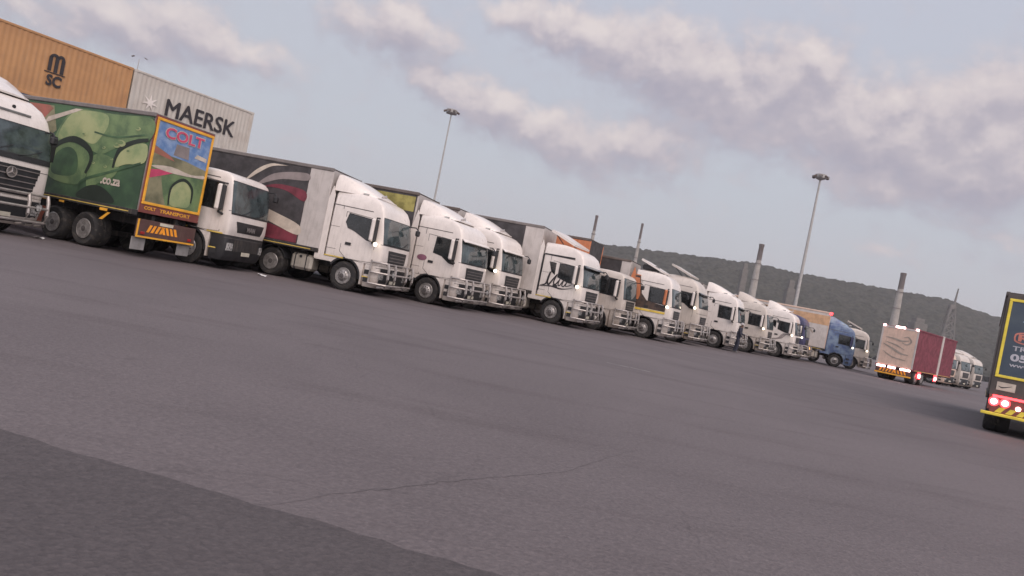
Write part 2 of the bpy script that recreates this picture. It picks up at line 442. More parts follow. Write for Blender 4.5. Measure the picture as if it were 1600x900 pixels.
# ------------------------------------------------------------------ far chimneys, masts, towers
def px2x(px, py, D): return 0
def chimney(x, y, h, r0, r1, label):
    t = thing('chimney', label, 'chimney', (x, y, 0), 0, 'tall far chimneys beyond the yard')
    MB().lathe([(r0, 0), (r0*.7+r1*.3, h*.3), (r0*.35+r1*.65, h*.65), (r1*1.05, h*.82)], 'concrete', 20, 'Z').build('shaft', t)
    MB().lathe([(r1*1.06, h*.822), (r1, h*.97), (r1*1.12, h*.975), (r1*1.12, h), (r1*.8, h), (r1*.8, h*.985)], 'sooty', 20, 'Z').build('sooty_top', t)
    mb = MB()
    for k in (.4, .6, .78): mb.lathe([(r0+(r1-r0)*k+.5, h*k), (r0+(r1-r0)*k+.5, h*k+.5)], 'sooty', 20, 'Z')
    mb.build('gallery', t)
chimney(67.6, 700, 85, 2.9, 1.35, 'slim chimney leftmost on the skyline, above the brown trailer roof')
chimney(112.8, 700, 86, 2.6, 1.15, 'thin chimney second from left, rising over the orange trailer')
chimney(231, 700, 89, 4.4, 2.3, 'pale chimney with dark tip against the hill, left of the near light mast')
chimney(372.2, 700, 88.5, 4.6, 2.5, 'pale chimney rising directly behind the lit white trailer rear')
def lattice_crane(x, y, h, label):
    t = thing('harbour_crane', label, 'crane', (x, y, 0), 0)
    mb = MB()
    for sx in (-1, 1):
        for sy in (-1, 1):
            mb.tube([(sx*9, sy*5, 0), (sx*2.2, sy*1.5, h*.80)], [1.0, .7], 'farwall', 6)
    n = 9
    for k in range(n):
        a, b = k/n, (k+1)/n
        wa, wb = 9 - 6.8*a, 9 - 6.8*b
        mb.tube([(-wa, -5+3.5*a, h*.8*a), (wb, -5+3.5*b, h*.8*b)], .55, 'farwall', 5)
        mb.tube([(wa, -5+3.5*a, h*.8*a), (-wb, -5+3.5*b, h*.8*b)], .55, 'farwall', 5)
        mb.tube([(-wb, -5+3.5*b, h*.8*b), (wb, -5+3.5*b, h*.8*b)], .5, 'farwall', 5)
    mb.build('lattice_tower', t)
    MB().tube([(1.5, 0, h*.79), (2.6, 0, h)], [1.2, .6], 'farwall', 7).build('top_mast', t)
    MB().box(-3, 3, -2, 2, h*.76, h*.80, 'farwall', .1).build('platform', t)
lattice_crane(425, 700, 84, 'grey lattice crane tower tapering to a thin mast at the hill top')
def far_tower(x, y, w, h, label, top=0):
    t = thing('industrial_tower', label, 'tower', (x, y, 0), 0, 'faint industrial towers before the hill')
    MB().box(-w/2, w/2, -w/2, w/2, 0, h, 'farwall', .4).build('shaft', t)
    MB().box(-w*.35, w*.3, -w/3, w/3, h+.01, h+h*.1+top, 'farwall', .2).build('roof_housing', t)
far_tower(163, 520, 4.5, 46, 'narrow grey tower on the hillside left of the dark tipped chimney')
far_tower(198, 520, 6, 39, 'faint pale tower before the hill, just left of the light mast', 2)
far_tower(203.5, 521, 3, 42, 'slim pale stack touching a wider tower left of the light mast')
far_tower(305, 540, 10, 34, 'small pale block on the hillside above the maroon trailer')
far_tower(338, 480, 3.2, 27, 'short white stack behind the far white trucks')

def light_mast(x, y, h, r0, label, heads=6):
    t = thing('light_mast', label, 'light mast', (x, y, 0), 8, 'high light masts of the yard')
    MB().lathe([(r0, 0), (r0*.75, h*.4), (r0*.42, h*.96)], 'mast', 14, 'Z').build('pole', t)
    MB().lathe([(r0*2.2, 0), (r0*2.2, .06), (r0*1.2, .3)], 'mast', 14, 'Z', (0, 0, .0)).build('base_flange', t)
    if heads > 2: MB().lathe([(.25, h*.955), (.9, h*.965), (.95, h*.985), (.25, h*.99)], 'mast', 16, 'Z').build('head_ring', t)
    for k in range(heads):
        a = 2*PI*k/heads
        mb = MB(); mb.box(-.1, .62, -.38, .38, -.16, .16, 'sooty', .04); mb.box(.621, .64, -.33, .33, -.13, .13, 'lamp', 0)
        o = mb.build('floodlight', t)
        o.location = (.95*math.cos(a), .95*math.sin(a), h*.975); o.scale = (.8, .75, .85) if heads > 2 else (.7, .5, .4); o.rotation_euler = (0, R(22), a)
light_mast(-16.4, 125.8, 30, .24, 'slender floodlight mast left of centre, standing alone in the sky')
light_mast(47.3, 120.7, 30.3, .36, 'nearer looking thick floodlight mast at right, rising over the hill')
light_mast(-73.8, 129, 29.3, .16, 'thin mast tip showing above where the two containers meet', 2)

# ------------------------------------------------------------------ wheels
def make_tyre(w, r=.52):
    mb = MB(); h = w/2
    mb.lathe([(.29, -h*.85), (.36, -h*.98), (.46, -h), (r-.02, -h*.88), (r, -h*.7), (r, -h*.1), (r-.015, -h*.08), (r-.015, h*.08), (r, h*.1), (r, h*.7), (r-.02, h*.88), (.46, h), (.36, h*.98), (.29, h*.85)], 'rubber', 32)
    return mb
def make_rim(w, deep):
    mb = MB(); h = w/2; f = -h
    if deep:
        mb.lathe([(.30, f+.01), (.28, f+.0), (.27, f+.05), (.25, f+.16), (.17, f+.17), (.15, f+.06), (.11, f+.02), (.05, f+.0), (.001, f)], 'rim', 26)
    else:
        mb.lathe([(.30, f+.01), (.285, f-.01), (.27, f+.04), (.23, f+.05), (.18, f-.01), (.13, f-.03), (.12, f-.07), (.06, f-.09), (.001, f-.09)], 'rim', 26)
    for k in range(10):
        a = 2*PI*k/10
        mb.lathe([(.016, (f+.12) if deep else f-.04), (.016, f+.2)], 'hub', 6, 'Y', (.155*math.cos(a), 0, .155*math.sin(a)))
        mb.lathe([(.022, (f+.155) if deep else f+.012), (.022, f+.2)], 'black', 8, 'Y', (.218*math.cos(a+.3), 0, .218*math.sin(a+.3)))
    mb.lathe([(.085, f-.002 if deep else f-.093), (.001, f-.01 if deep else f-.1)], 'hub', 14)
    return mb
tyreF = make_tyre(.31).build('wheel'); rimF = make_rim(.31, False).build('rim')
tyreD = make_tyre(.60).build('wheel'); rimD = make_rim(.60, True).build('rim')
tyreT = make_tyre(.36).build('wheel'); rimT = make_rim(.36, False).build('rim')
for a, b in ((tyreF, rimF), (tyreD, rimD), (tyreT, rimT)):
    C.objects.unlink(a); C.objects.unlink(b)
def wheel(kind, parent, x, y, side):
    ty, ri = {'F': (tyreF, rimF), 'D': (tyreD, rimD), 'T': (tyreT, rimT)}[kind]
    w = ty.copy(); C.objects.link(w); w.parent = parent; w.location = (x, y, .515); w.rotation_euler = (0, random.uniform(0, 3), 0 if side < 0 else PI)
    r = ri.copy(); C.objects.link(r); r.parent = w
    return w

# ------------------------------------------------------------------ tractor
PROF = {
 'high': [(1.10, 1.34, 1.235), (1.3, 1.385, 1.25), (1.9, 1.37, 1.25), (2.35, 1.30, 1.245), (2.80, 1.20, 1.23), (3.02, 1.14, 1.22), (3.22, 1.03, 1.19), (3.38, .83, 1.15), (3.47, .56, 1.09), (3.52, .15, 1.0)],
 'flat': [(1.10, 1.32, 1.235), (1.3, 1.36, 1.25), (1.9, 1.36, 1.25), (2.35, 1.30, 1.245), (2.75, 1.21, 1.235), (3.0, 1.15, 1.23), (3.2, 1.03, 1.21), (3.36, .80, 1.19), (3.46, .50, 1.15), (3.52, .1, 1.08)],
 'low': [(1.10, 1.34, 1.235), (1.3, 1.385, 1.25), (1.8, 1.37, 1.25), (2.2, 1.32, 1.245), (2.70, 1.24, 1.235), (2.85, 1.19, 1.22), (2.96, 1.08, 1.19), (3.03, .85, 1.13), (3.06, .5, 1.05)],
 'tall': [(1.10, 1.34, 1.235), (1.3, 1.39, 1.25), (2.0, 1.40, 1.25), (2.2, 1.37, 1.25), (2.6, 1.30, 1.25), (3.02, 1.20, 1.24), (3.3, 1.10, 1.20), (3.55, .92, 1.12), (3.75, .62, 1.0), (3.86, .2, .85)],
}
def ipl(prof, z):
    if z <= prof[0][0]: return prof[0][1:]
    for a, b in zip(prof, prof[1:]):
        if z <= b[0]:
            t = (z-a[0])/(b[0]-a[0]); return tuple(a[k] + (b[k]-a[k])*t for k in (1, 2))
    return prof[-1][1:]
def fpt(prof, a, z, nexp, d=.34):
    xf, hw = ipl(prof, z); dd = min(d, max(.15, xf+.7))
    e = 2.0/nexp; ca, sa = max(0, math.cos(a)), math.sin(a)
    return Vector((xf - dd + dd*(ca**e), hw*(abs(sa)**e)*(1 if sa > 0 else -1), z))
def fpt_off(prof, a, z, nexp, off):
    p = fpt(prof, a, z, nexp); ta = fpt(prof, min(a+.03, PI/2), z, nexp) - fpt(prof, max(a-.03, -PI/2), z, nexp)
    tz = fpt(prof, a, z+.03, nexp) - fpt(prof, a, z-.03, nexp)
    n = ta.cross(tz).normalized()
    return p + n*off
def patch(mb, prof, nexp, a0, a1, z0, z1, off, m, na=18, nz=6, round_=0.0):
    rows = []
    for j in range(nz+1):
        t = j/nz; z = z0 + (z1-z0)*t
        sh = round_*max(0, (abs(t-.5)*2-.7)/.3)**2
        rows.append([tuple(fpt_off(prof, R(a0+sh + (a1-a0-2*sh)*i/na), z, nexp, off)) for i in range(na+1)])
    mb.grid(rows, m)
def patchf(mb, prof, nexp, f0, f1, z0, z1, off, m, na=12, nz=3, top=None):
    # front panel between two fractions of the half width; top gives the upper half width when it differs
    rows = []
    for j in range(nz+1):
        t = j/nz; k = 1 + ((top/f1 - 1)*t if top else 0); row = []
        for i in range(na+1):
            f = (f0 + (f1-f0)*i/na)*k; a = math.asin(min(1, abs(f))**(nexp/2))*(1 if f > 0 else -1)
            p = fpt(prof, a, z0 + (z1-z0)*t, nexp); row.append((p.x + off, p.y, p.z))
        rows.append(row)
    mb.grid(rows, m)
def sidepatch(mb, prof, poly, side, off, m):
    vs = [(x, side*(ipl(prof, z)[1] + off), z) for x, z in poly]
    vs2 = [(x, side*(ipl(prof, z)[1] - .01), z) for x, z in poly]
    n = len(poly)
    mb.add(vs + vs2, [list(range(n))] + [[i, (i+1) % n, (i+1) % n + n, i+n] for i in range(n)], m)
def inset(poly, d):
    cx = sum(p[0] for p in poly)/len(poly); cz = sum(p[1] for p in poly)/len(poly)
    mx = max(abs(p[0]-cx) for p in poly); mz = max(abs(p[1]-cz) for p in poly)
    return [(cx+(x-cx)*(1-d/mx), cz+(z-cz)*(1-d/mz)) for x, z in poly]
ARC = [(.66*math.cos(R(a)), .52 + .66*math.sin(R(a))) for a in range(4, 146, 10)]

def tractor(label, loc, yaw, kind='high', paint='white', nexp=8, bar=True, spoiler=True, win='man', door2=None, grille='slats', badge=None,
            lamp=None, mirror=None, visor=False, bumper=None, extra=None, stripe='yellow', tandem=True, group='trucks parked side by side in the row', detail=True, z_scale=1.0, deflector=True, tank='tank'):
    prof = PROF[kind]; zt = prof[-1][0]
    t = thing('truck', label, 'truck', loc, -yaw, group); t.scale = (1, 1, z_scale)
    low = bumper or paint
    # cab shell
    rings = []
    def ring(z, xb, pr, n=20):
        xf, hw = ipl(pr, z)
        pts = [(xb, -hw+.08, z), (xb+.08, -hw, z)]
        pts += [tuple(fpt(pr, R(-90 + 180*i/n), z, nexp)) for i in range(n+1)]
        pts += [(xb+.08, hw, z), (xb, hw-.08, z)]
        return pts
    zs = [1.10, 1.2, 1.3, 1.6, 1.9, 2.1, 2.35, 2.6] + [z for z, *_ in prof if z > 2.6]
    for z in sorted(set(zs)): rings.append(ring(z, -.88, prof))
    top = [(p[0]*.6-.1, p[1]*.75, zt+.025) for p in rings[-1]]
    MB().loft(rings + [top], paint).build('cab_body', t, 40)
    # bumper below the cab front
    lp = [(.30, 1.22, 1.19), (.42, 1.32, 1.225), (.7, 1.37, 1.24), (1.09, 1.35, 1.235)]
    rings = []
    for z in (.30, .36, .45, .7, .95, 1.09): rings.append(ring(z, .72, lp))
    MB().loft(rings, low).build('bumper', t, 40)
    for s in (-1, 1): MB().prism([(.72, 1.092), (-1.22, 1.092), (-1.22, .93), (-.60, .93)] + ARC[::-1] + [(.66, .34), (.72, .34)], s*1.0, s*1.238, paint).build('wheel_arch', t, 30)
    for s in (-1, 1):
        mb = MB()
        a = [(.665*math.cos(R(q)), .52+.665*math.sin(R(q))) for q in range(0, 151, 10)]; b = [(.60*math.cos(R(q)), .52+.60*math.sin(R(q))) for q in range(150, -1, -10)]
        mb.prism(a+b, s*.98, s*1.250, 'black'); mb.build('arch_trim', t)
    if detail:
        for s in (-1, 1):
            mb = MB()
            zr = max(zt - .52, 2.86)
            sidepatch(mb, prof, [(-.86, zr), (.70, zr-.04), (.72, zr-.07), (-.86, zr-.03)], s, .004, 'seam'); sidepatch(mb, prof, [(-.46, 1.12), (-.44, 1.12), (-.44, zr-.04), (-.46, zr-.03)], s, .004, 'seam')
            sidepatch(mb, prof, [(-.86, 1.40), (-.46, 1.40), (-.46, 1.415), (-.86, 1.415)], s, .004, 'seam'); sidepatch(mb, prof, [(-.86, 2.2), (-.46, 2.2), (-.46, 2.212), (-.86, 2.212)], s, .004, 'seam')
            mb.build('panel_seam', t)
            for z in (.47, .74): MB().box(.80, 1.04, s*1.246-.006, s*1.246+.006, z, z+.16, 'black', 0).build('step_recess', t)
        mb = MB(); patch(mb, prof, nexp, -84, 84, 1.84, 1.858, .004, 'seam', 20, 1); patch(mb, lp, nexp, -84, 84, 1.0, 1.02, .004, 'seam', 20, 1); mb.build('front_seam', t, 60)
    # windscreen
    if kind == 'low': w0, w1 = 1.80, 2.76
    elif kind == 'tall': w0, w1 = 2.22, 3.02
    elif kind == 'flat': w0, w1 = 1.88, 2.74
    else: w0, w1 = 1.90, 2.78
    mb = MB(); patch(mb, prof, nexp, -66, 66, w0-.05, w1+.03, .006, 'black', 20, 6, 3); mb.build('screen_surround', t, 60)
    mb = MB(); patch(mb, prof, nexp, -64, 64, w0, w1, .014, 'glass', 20, 6, 3); ws = mb.build('windscreen', t, 60)
    if detail:
        for q in (-.75, .15):
            MB().tube([(1.40, q, w0-.02), (1.40, q+.35, w0+.06), (1.375, q+.72, w0+.22)], .011, 'black', 5).build('wiper', t)
        mb = MB()
        mb.box(1.18, 1.3, -1.0, 1.0, w0+.005, w0+.03, 'black', .005); 
        mb.build('dashboard', t)
    # doors, side windows
    zt2 = w1 - .04
    if win == 'man': poly = [(-.18, zt2+.02), (.93, zt2-.08), (1.0, w0-.04), (.66, w0+.0), (.12, w0+.25), (-.14, w0+.32), (-.26, w0+.52)]
    elif win == 'volvo': poly = [(.06, zt2), (.93, zt2-.04), (1.0, w0-.18), (.76, w0-.14), (.42, w0+.08), (.02, w0+.16)]
    elif win == 'faw': poly = [(.02, zt2), (.93, zt2-.03), (.99, w0), (.55, w0+.02), (.02, w0+.18)]
    else: poly = [(-.02, zt2), (.88, zt2-.05), (.94, w0), (.02, w0+.05)]
    dp = [(-.30, w1+.02), (.93, w1-.08), (1.0, 1.9), (1.02, 1.16), (.68, 1.14), (-.02, 1.14), (-.30, 1.35)]
    for s in (-1, 1):
        mb = MB(); sidepatch(mb, prof, dp, s, .004, 'seam'); sidepatch(mb, prof, inset(dp, .022), s, .012, door2 or paint)
        d = mb.build('door', t)
        MB().box(-.12, .10, s*1.255, s*1.285, 1.62, 1.72, 'black', .01).build('door_handle', d) if detail else None
        mb = MB(); sidepatch(mb, prof, poly, s, .017, 'black'); sidepatch(mb, prof, inset(poly, .04), s, .022, 'sideglass'); mb.build('side_window', t)
        if win == 'faw':
            q = [(-.50, zt2), (-.14, zt2-.02), (-.12, w0+.25), (-.32, w0+.38)]
            mb = MB(); sidepatch(mb, prof, q, s, .012, 'sideglass'); mb.build('rear_side_window', t)
        # mirrors
        mm = mirror or 'white'
        mb = MB(); mb.box(.86, 1.02, s*1.34 if s > 0 else -1.60, s*1.60 if s > 0 else -1.34, w0+.0, w0+.80, mm, .05); mb.box(1.021, 1.06, s*1.33 if s > 0 else -1.57, s*1.57 if s > 0 else -1.33, w0+.02, w0+.78, 'black', .02)
        mb.tube([(1.0, s*1.2, w0+.86), (1.0, s*1.44, w0+.84), (.98, s*1.45, w0+.70)], .028, 'black'); mb.tube([(1.02, s*1.2, w0-.10), (.98, s*1.44, w0-.06), (.97, s*1.45, w0+.1)], .04, 'black')
        mr = mb.build('mirror', t)
        MB().box(.846, .858, s*1.37 if s > 0 else -1.57, s*1.57 if s > 0 else -1.37, w0+.04, w0+.76, 'sideglass', 0).build('mirror_glass', mr)
        # cab rear side deflector
        if deflector:
            mb = MB(); mb.prism([(-.885, 1.0), (-1.25, .95), (-1.22, 2.6), (-1.0, zt+.1), (-.885, zt-.2)], s*1.205, s*1.24, deflector if isinstance(deflector, str) else paint); mb.build('side_deflector', t)
    # kerb mirror and visor
    mb = MB(); mb.tube([(1.15, 1.0, w1-.02), (1.5, .98, w1+.0), (1.62, .95, w1-.1)], .022, 'black'); mb.box(1.54, 1.68, .84, 1.06, w1-.32, w1-.10, 'black', .04); mb.build('kerb_mirror', t)
    if visor:
        rows = [[tuple(fpt_off(prof, R(-62+124*i/16), w1+.04, nexp, .03)) for i in range(17)], [tuple(fpt_off(prof, R(-62+124*i/16), w1-.10, nexp, .22)) for i in range(17)],
                [tuple(fpt_off(prof, R(-62+124*i/16), w1-.12, nexp, .20)) for i in range(17)], [tuple(fpt_off(prof, R(-62+124*i/16), w1+.02, nexp, .01)) for i in range(17)]]
        mb = MB(); mb.grid(rows, visor); mb.build('sun_visor', t, 60)
    # grille
    mb = MB()
    if grille == 'slats':
        patchf(mb, prof, nexp, -.60, .60, 1.16, 1.70, .010, 'black', 12, 3, .66)
        for k in range(4): patchf(mb, prof, nexp, -.57, .57, 1.22+.115*k, 1.245+.115*k, .03, 'greyrail', 12, 1)
        patchf(mb, lp, nexp, -.90, .90, .40, 1.03, .012, 'black', 12, 3)
    elif grille == 'panel':
        patchf(mb, prof, nexp, -.62, .62, 1.22, 1.56, .010, 'black', 12, 3, .74)
        patchf(mb, lp, nexp, -.66, .66, .62, .98, .012, 'chassis', 12, 2)
    else:
        for k in range(5):
            patchf(mb, prof, nexp, -.60-.03*k, .60+.03*k, 1.12+.16*k, 1.28+.16*k, .012, 'black', 12, 1)
            patchf(mb, prof, nexp, -.57-.03*k, .57+.03*k, 1.17+.16*k, 1.20+.16*k, .045, 'greyrail', 12, 1)
        patchf(mb, lp, nexp, -.88, .88, .38, 1.0, .012, 'black', 12, 2)
    gr = mb.build('grille', t, 60)
    if badge == 'star':
        mb = MB(); c = Vector((1.47, 0, 1.72)); n = 28
        mb.lathe([(.135, -.01), (.135, .01), (.155, .01), (.155, -.01), (.135, -.01)], 'chrome', n, 'Y')
        vs = mb.v[:]; mb.v = [(c.x + y, x, c.z + z) for x, y, z in vs]
        for k in range(3):
            a = R(90 + 120*k); p = (c.x, .14*math.cos(a), c.z+.14*math.sin(a))
            mb.tube([(c.x, 0, c.z), p], [.028, .006], 'chrome', 5)
        mb.build('badge', t)
    elif badge:
        MB().text(badge, (1.425, -.26, 1.29), (0, 1, 0), (0, 0, 1), .52, .15, 'silverletter', .01, .03).build('badge', t)
    # lamps, plate
    for s in (-1, 1):
        mb = MB(); f0, f1 = (.70, .96) if s > 0 else (-.96, -.70)
        patchf(mb, lp, nexp, f0, f1, .62, .86, .016, 'lamp', 6, 2); mb.build('headlight', t, 60)
    MB().box(1.375, 1.40, -.26, .26, .50, .62, 'plate', .004).build('number_plate', t)
    if bar:
        mb = MB()
        for y in (-1.12, -.52, .52, 1.12):
            mb.tube([(1.34, y, .34), (1.60, y, .38), (1.68, y, .7), (1.66, y, 1.05), (1.60, y, 1.24)], .05, 'chrome')
        for z, x in ((.46, 1.63), (.86, 1.68), (1.22, 1.60)):
            mb.tube([(1.05, -1.33, z), (1.42, -1.30, z), (x, -1.12, z), (x+.03, 0, z), (x, 1.12, z), (1.42, 1.30, z), (1.05, 1.33, z)], .036, 'chrome')
        for s in (-1, 1): mb.tube([(1.05, s*1.33, .44), (1.05, s*1.33, 1.28)], .036, 'chrome')
        mb.build('bull_bar', t)
        for y in (-.8, .8):
            mb = MB(); mb.lathe([(.11, 0), (.12, .03), (.06, .12), (.001, .13)], 'black', 14, 'Y')
            mb.v = [(1.72 - b, y + a, .88 + c2) for a, b, c2 in mb.v]
            mb.add([(1.723, y + .1*math.cos(k*PI/7), .88 + .1*math.sin(k*PI/7)) for k in range(14)], [list(range(14))], 'lamp')
            mb.build('spotlight', t)
    # air deflector on the roof
    if spoiler == 'plate':
        mb = MB(); mb.prism([(.45, zt+.02), (.50, zt+.10), (-.75, zt+.62), (-.80, zt+.52)], -1.0, 1.0, paint)
        mb.prism([(-.1, zt-.02), (-.06, zt-.02), (-.6, zt+.5), (-.65, zt+.5)], -.9, -.85, 'black'); mb.prism([(-.1, zt-.02), (-.06, zt-.02), (-.6, zt+.5), (-.65, zt+.5)], .85, .9, 'black')
        mb.build('roof_deflector', t)
    elif spoiler:
        sp = [(.60, zt+.0, .80), (.34, zt+.13, .93), (-.1, zt+.32, 1.04), (-.5, zt+.48, 1.10), (-.85, zt+.58, 1.13), (-.98, zt+.58, 1.14)]
        rings = []
        for x, z, hw in sp:
            zb = zt - .05
            rings.append([(x, -hw-.04, zb), (x, -hw, (z+zb)/2), (x, -hw+.12, z-.03), (x, -hw*.5, z), (x, hw*.5, z), (x, hw-.12, z-.03), (x, hw, (z+zb)/2), (x, hw+.04, zb)])
        rd = MB().loft(rings, paint).build('roof_deflector', t, 50)
        MB().box(-.95, .45, -1.02, 1.02, zt-.22, zt-.04, 'black', .02).build('deflector_base', rd)
        if detail: MB().tube([(.62, -.62, zt+.03), (.80, -.6, zt+.07)], [.03, .06], 'chrome', 8).build('air_horn', t); MB().box(.1, .3, -1.06, -.98, zt-.02, zt+.04, 'amberlit' if False else 'lamp', .01).build('roof_marker', t)
    # chassis, tank, rear axles
    mb = MB()
    for s in (-1, 1): mb.box(-5.1, .6, s*.42-.05, s*.42+.05, .72, .98, 'chassis')
    for x in (-.9, -2.3, -3.1, -4.4): mb.box(x-.06, x+.06, -.95 if x < -3 else -.5, .95 if x < -3 else .5, .5 if x < -3 else .74, .66 if x < -3 else .9, 'chassis')
    mb.box(-.7, .8, -.45, .45, .5, 1.15, 'chassis', .08)
    mb.build('chassis', t)
    MB().lathe([(.45, 1.03), (.5, 1.06), (.48, 1.1)], 'chassis', 18, 'Z', (-3.3, 0, 0)).build('fifth_wheel', t)
    for s in (-1, 1):
        y0, y1 = (-1.18, -.60) if s < 0 else (.60, 1.18)
        mb = MB(); mb.box(-2.20, -1.32, y0, y1, .42, 1.0, tank, .09)
        for x in (-2.0, -1.55): mb.box(x-.03, x+.03, y0-.012, y1+.012, .41, 1.012, 'chassis', .09)
        mb.lathe([(.05, y0-.03 if s < 0 else y1+.03), (.05, y0+.02 if s < 0 else y1-.02)], 'black', 10, 'Y', (-1.78, 0, .9))
        mb.build('fuel_tank', t)
        wheel('F', t, 0, s*1.06, s)
        wheel('D', t, -2.95, s*.93, s)
        if tandem: wheel('D', t, -4.30, s*.93, s)
        mb = MB()
        a = [(-2.95 + .60*math.cos(R(q)), .52+.62*math.sin(R(q))) for q in range(20, 161, 14)]; b = [(-2.95 + .57*math.cos(R(q)), .52+.59*math.sin(R(q))) for q in range(160, 19, -14)]
        mb.prism(a+b, s*.63, s*1.23, 'black'); mb.build('mudguard', t)
    if stripe:
        for s in (-1, 1):
            MB().box(-.86, -.10, s*1.252-.004, s*1.252+.004, 1.115, 1.155, stripe, 0).build('reflective_strip', t)
            MB().box(.74, 1.0, s*1.243-.004, s*1.243+.004, .62, .66, stripe, 0).build('reflective_strip', t)
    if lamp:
        MB().lathe([(.001, -.07), (.05, -.055), (.075, 0), (.05, .055), (.001, .07)], lamp, 12, 'Y', (1.13, -1.50, w0-.08)).build('marker_or_glint', t)  # glowing bead added as the glint of the near side mirror, no lamp
    if extra: extra(t, prof)
    return t

# ------------------------------------------------------------------ trailer
def trailer(label, loc, rz, L=11.0, z0=1.25, z1=4.15, hw=1.25, side='curtain', front='panel', rear='panel', rail='brown', pillar=.85, decor=None,
            axles=3, lod=True, legs=True, rear_over=1.0, cat='trailer', pillar_mat=None, name='semi_trailer', group='trailers behind the parked trucks', bottom='chassis'):
    """+X is forward, the front at x = 0, the rear at x = -L"""
    t = thing(name, label, cat, loc, rz, group)
    MB().box(-L, 0, -hw+.03, hw-.03, z0, z1-.02, front, .03).build('cargo_box', t)
    for s in (-1, 1):
        mb = MB(); y0, y1 = (-hw, -hw+.05) if s < 0 else (hw-.05, hw)
        mb.box(-L+.06, -(pillar if pillar else .06), y0, y1, z0+.06, z1-.10, side, .01)
        if decor and s == decor[0]: decor[1](mb, s*(hw+.003), t)
        mb.build('side_curtain', t)
        if pillar: MB().box(-pillar+.01, .02, y0-.004, y1+.004, z0-.05, z1-.08, pillar_mat or 'panel', .02).build('front_panel', t)
    mb = MB()
    for s in (-1, 1):
        c = s*hw; mb.box(-L-.01, .01, c-.07, c+.03 if s > 0 else c+.07, z1-.10, z1+.03, rail, .02) if s > 0 else mb.box(-L-.01, .01, c-.03, c+.07, z1-.10, z1+.03, rail, .02)
    mb.box(-L, 0, -hw+.05, hw-.05, z1-.01, z1+.015, rail, 0)
    mb.build('roof', t)
    mb = MB()
    for s in (-1, 1):
        mb.box(-L, 0, s*hw-.03, s*hw+.03, z0-.10, z0+.05, bottom, .01)
        mb.box(-L+.1, -.8, s*.45-.06, s*.45+.06, z0-.40, z0-.02, 'chassis', .01)
    for k in range(int(L)): mb.box(-L+.4+k, -L+.46+k, -hw+.05, hw-.05, z0-.15, z0-.03, 'chassis', 0)
    mb.build('chassis_frame', t)
    for k in range(axles):
        x = -L + rear_over + .55 + 1.33*k
        for s in (-1, 1): wheel('D', t, x, s*(hw-.33), s)
        MB().box(x-.07, x+.07, -hw+.4, hw-.4, .44, .60, 'chassis', .02).build('axle', t)
    if legs:
        for s in (-1, 1):
            mb = MB(); mb.box(-3.2, -3.05, s*.75-.07, s*.75+.07, .12, z0-.05, 'chassis', .01); mb.box(-3.27, -2.98, s*.75-.13, s*.75+.13, .02, .12, 'chassis', .01)
            mb.build('landing_leg', t)
    mb = MB(); mb.box(-L-.03, -L+.0, -hw+.02, hw-.02, z0, z1-.02, rear, .01); mb.build('rear_door', t)
    for s in (-1, 1): MB().box(-L+.3, -.3, s*(hw+.033)-.003, s*(hw+.033)+.003, z0-.045, z0-.02, 'yellow', 0).build('reflective_strip', t)
    return t

def put(wx, wd, yaw):
    """centre of the front axle from the near front wheel's contact point"""
    y = R(yaw); return (wx + 1.22*math.sin(y), wd + 1.22*math.cos(y), 0)
def behind(loc, yaw, back, dyaw=0, lat=0):
    y = R(yaw); return (loc[0] - back*math.cos(y), loc[1] + back*math.sin(y), 0), -(yaw+dyaw)

# ---- 1: star badged truck cut by the left edge
def e1(t, prof):
    mb = MB(); mb.box(1.06, 1.13, -.55, .55, 3.30, 3.36, 'silverletter', .01); mb.build('roof_badge', t)
    mb = MB(); mb.lathe([(.05, 0), (.05, .03)], 'black', 10, 'Y'); mb.v = [(.98 + y, .1 + x, 3.48 + z) for x, y, z in mb.v]; mb.build('roof_lamp', t)
    mb = MB(); patch(mb, prof, 8, -66, 66, 2.06, 2.22, .02, 'black', 16, 2); mb.build('wiper_cowl', t, 60)
L1 = (-13.65 - 1.38*math.cos(R(14)) - 1.25*math.sin(R(14)), 20.6 + 1.38*math.sin(R(14)) - 1.25*math.cos(R(14)), 0)
t1 = tractor('white truck with round star badge and black slatted grille, cut by the left edge', L1, 14, kind='tall', grille='wide', badge='star', extra=e1, mirror='black', z_scale=1.0, lamp=None, visor=None, spoiler=True)

# ---- 2: green printed trailer with the framed rear
M['leafdark'] = mat('dark green print', (.035, .07, .04), .55, var=.5, vscale=1.2, col2=(.075, .15, .07))
M['leafmid'] = mat('mid green print', (.17, .25, .11), .55, var=.5, vscale=1.6, col2=(.075, .13, .065))
M['leaflight'] = mat('light green print', (.37, .40, .20), .55, vscale=1.4, col2=(.20, .28, .13))
M['leafblack'] = mat('green black print', (.018, .028, .02), .55, vscale=2)
M['salmon'] = mat('salmon print', (.42, .13, .10), .6, vscale=1.2, col2=(.25, .12, .08))
M['khaki'] = mat('khaki print', (.27, .25, .15), .6, vscale=1.5, col2=(.12, .12, .07))
M['frameyellow'] = mat('yellow frame', (.85, .42, .04), .5, emit=None)
M['skyblue'] = mat('blue print', (.10, .20, .42), .5, vscale=3, col2=(.26, .36, .55))
M['pinkletter'] = mat('pink red letters', (.62, .07, .16), .5)
M['rust'] = mat('dull maroon board', (.22, .06, .05), .6, dirt=.2)
M['chevron'] = mat('chevron orange', (1.0, .38, .03), .45, emit=None)
M['browndark'] = mat('brown underrun', (.10, .05, .045), .6, dirt=.3)
LC = 13.0
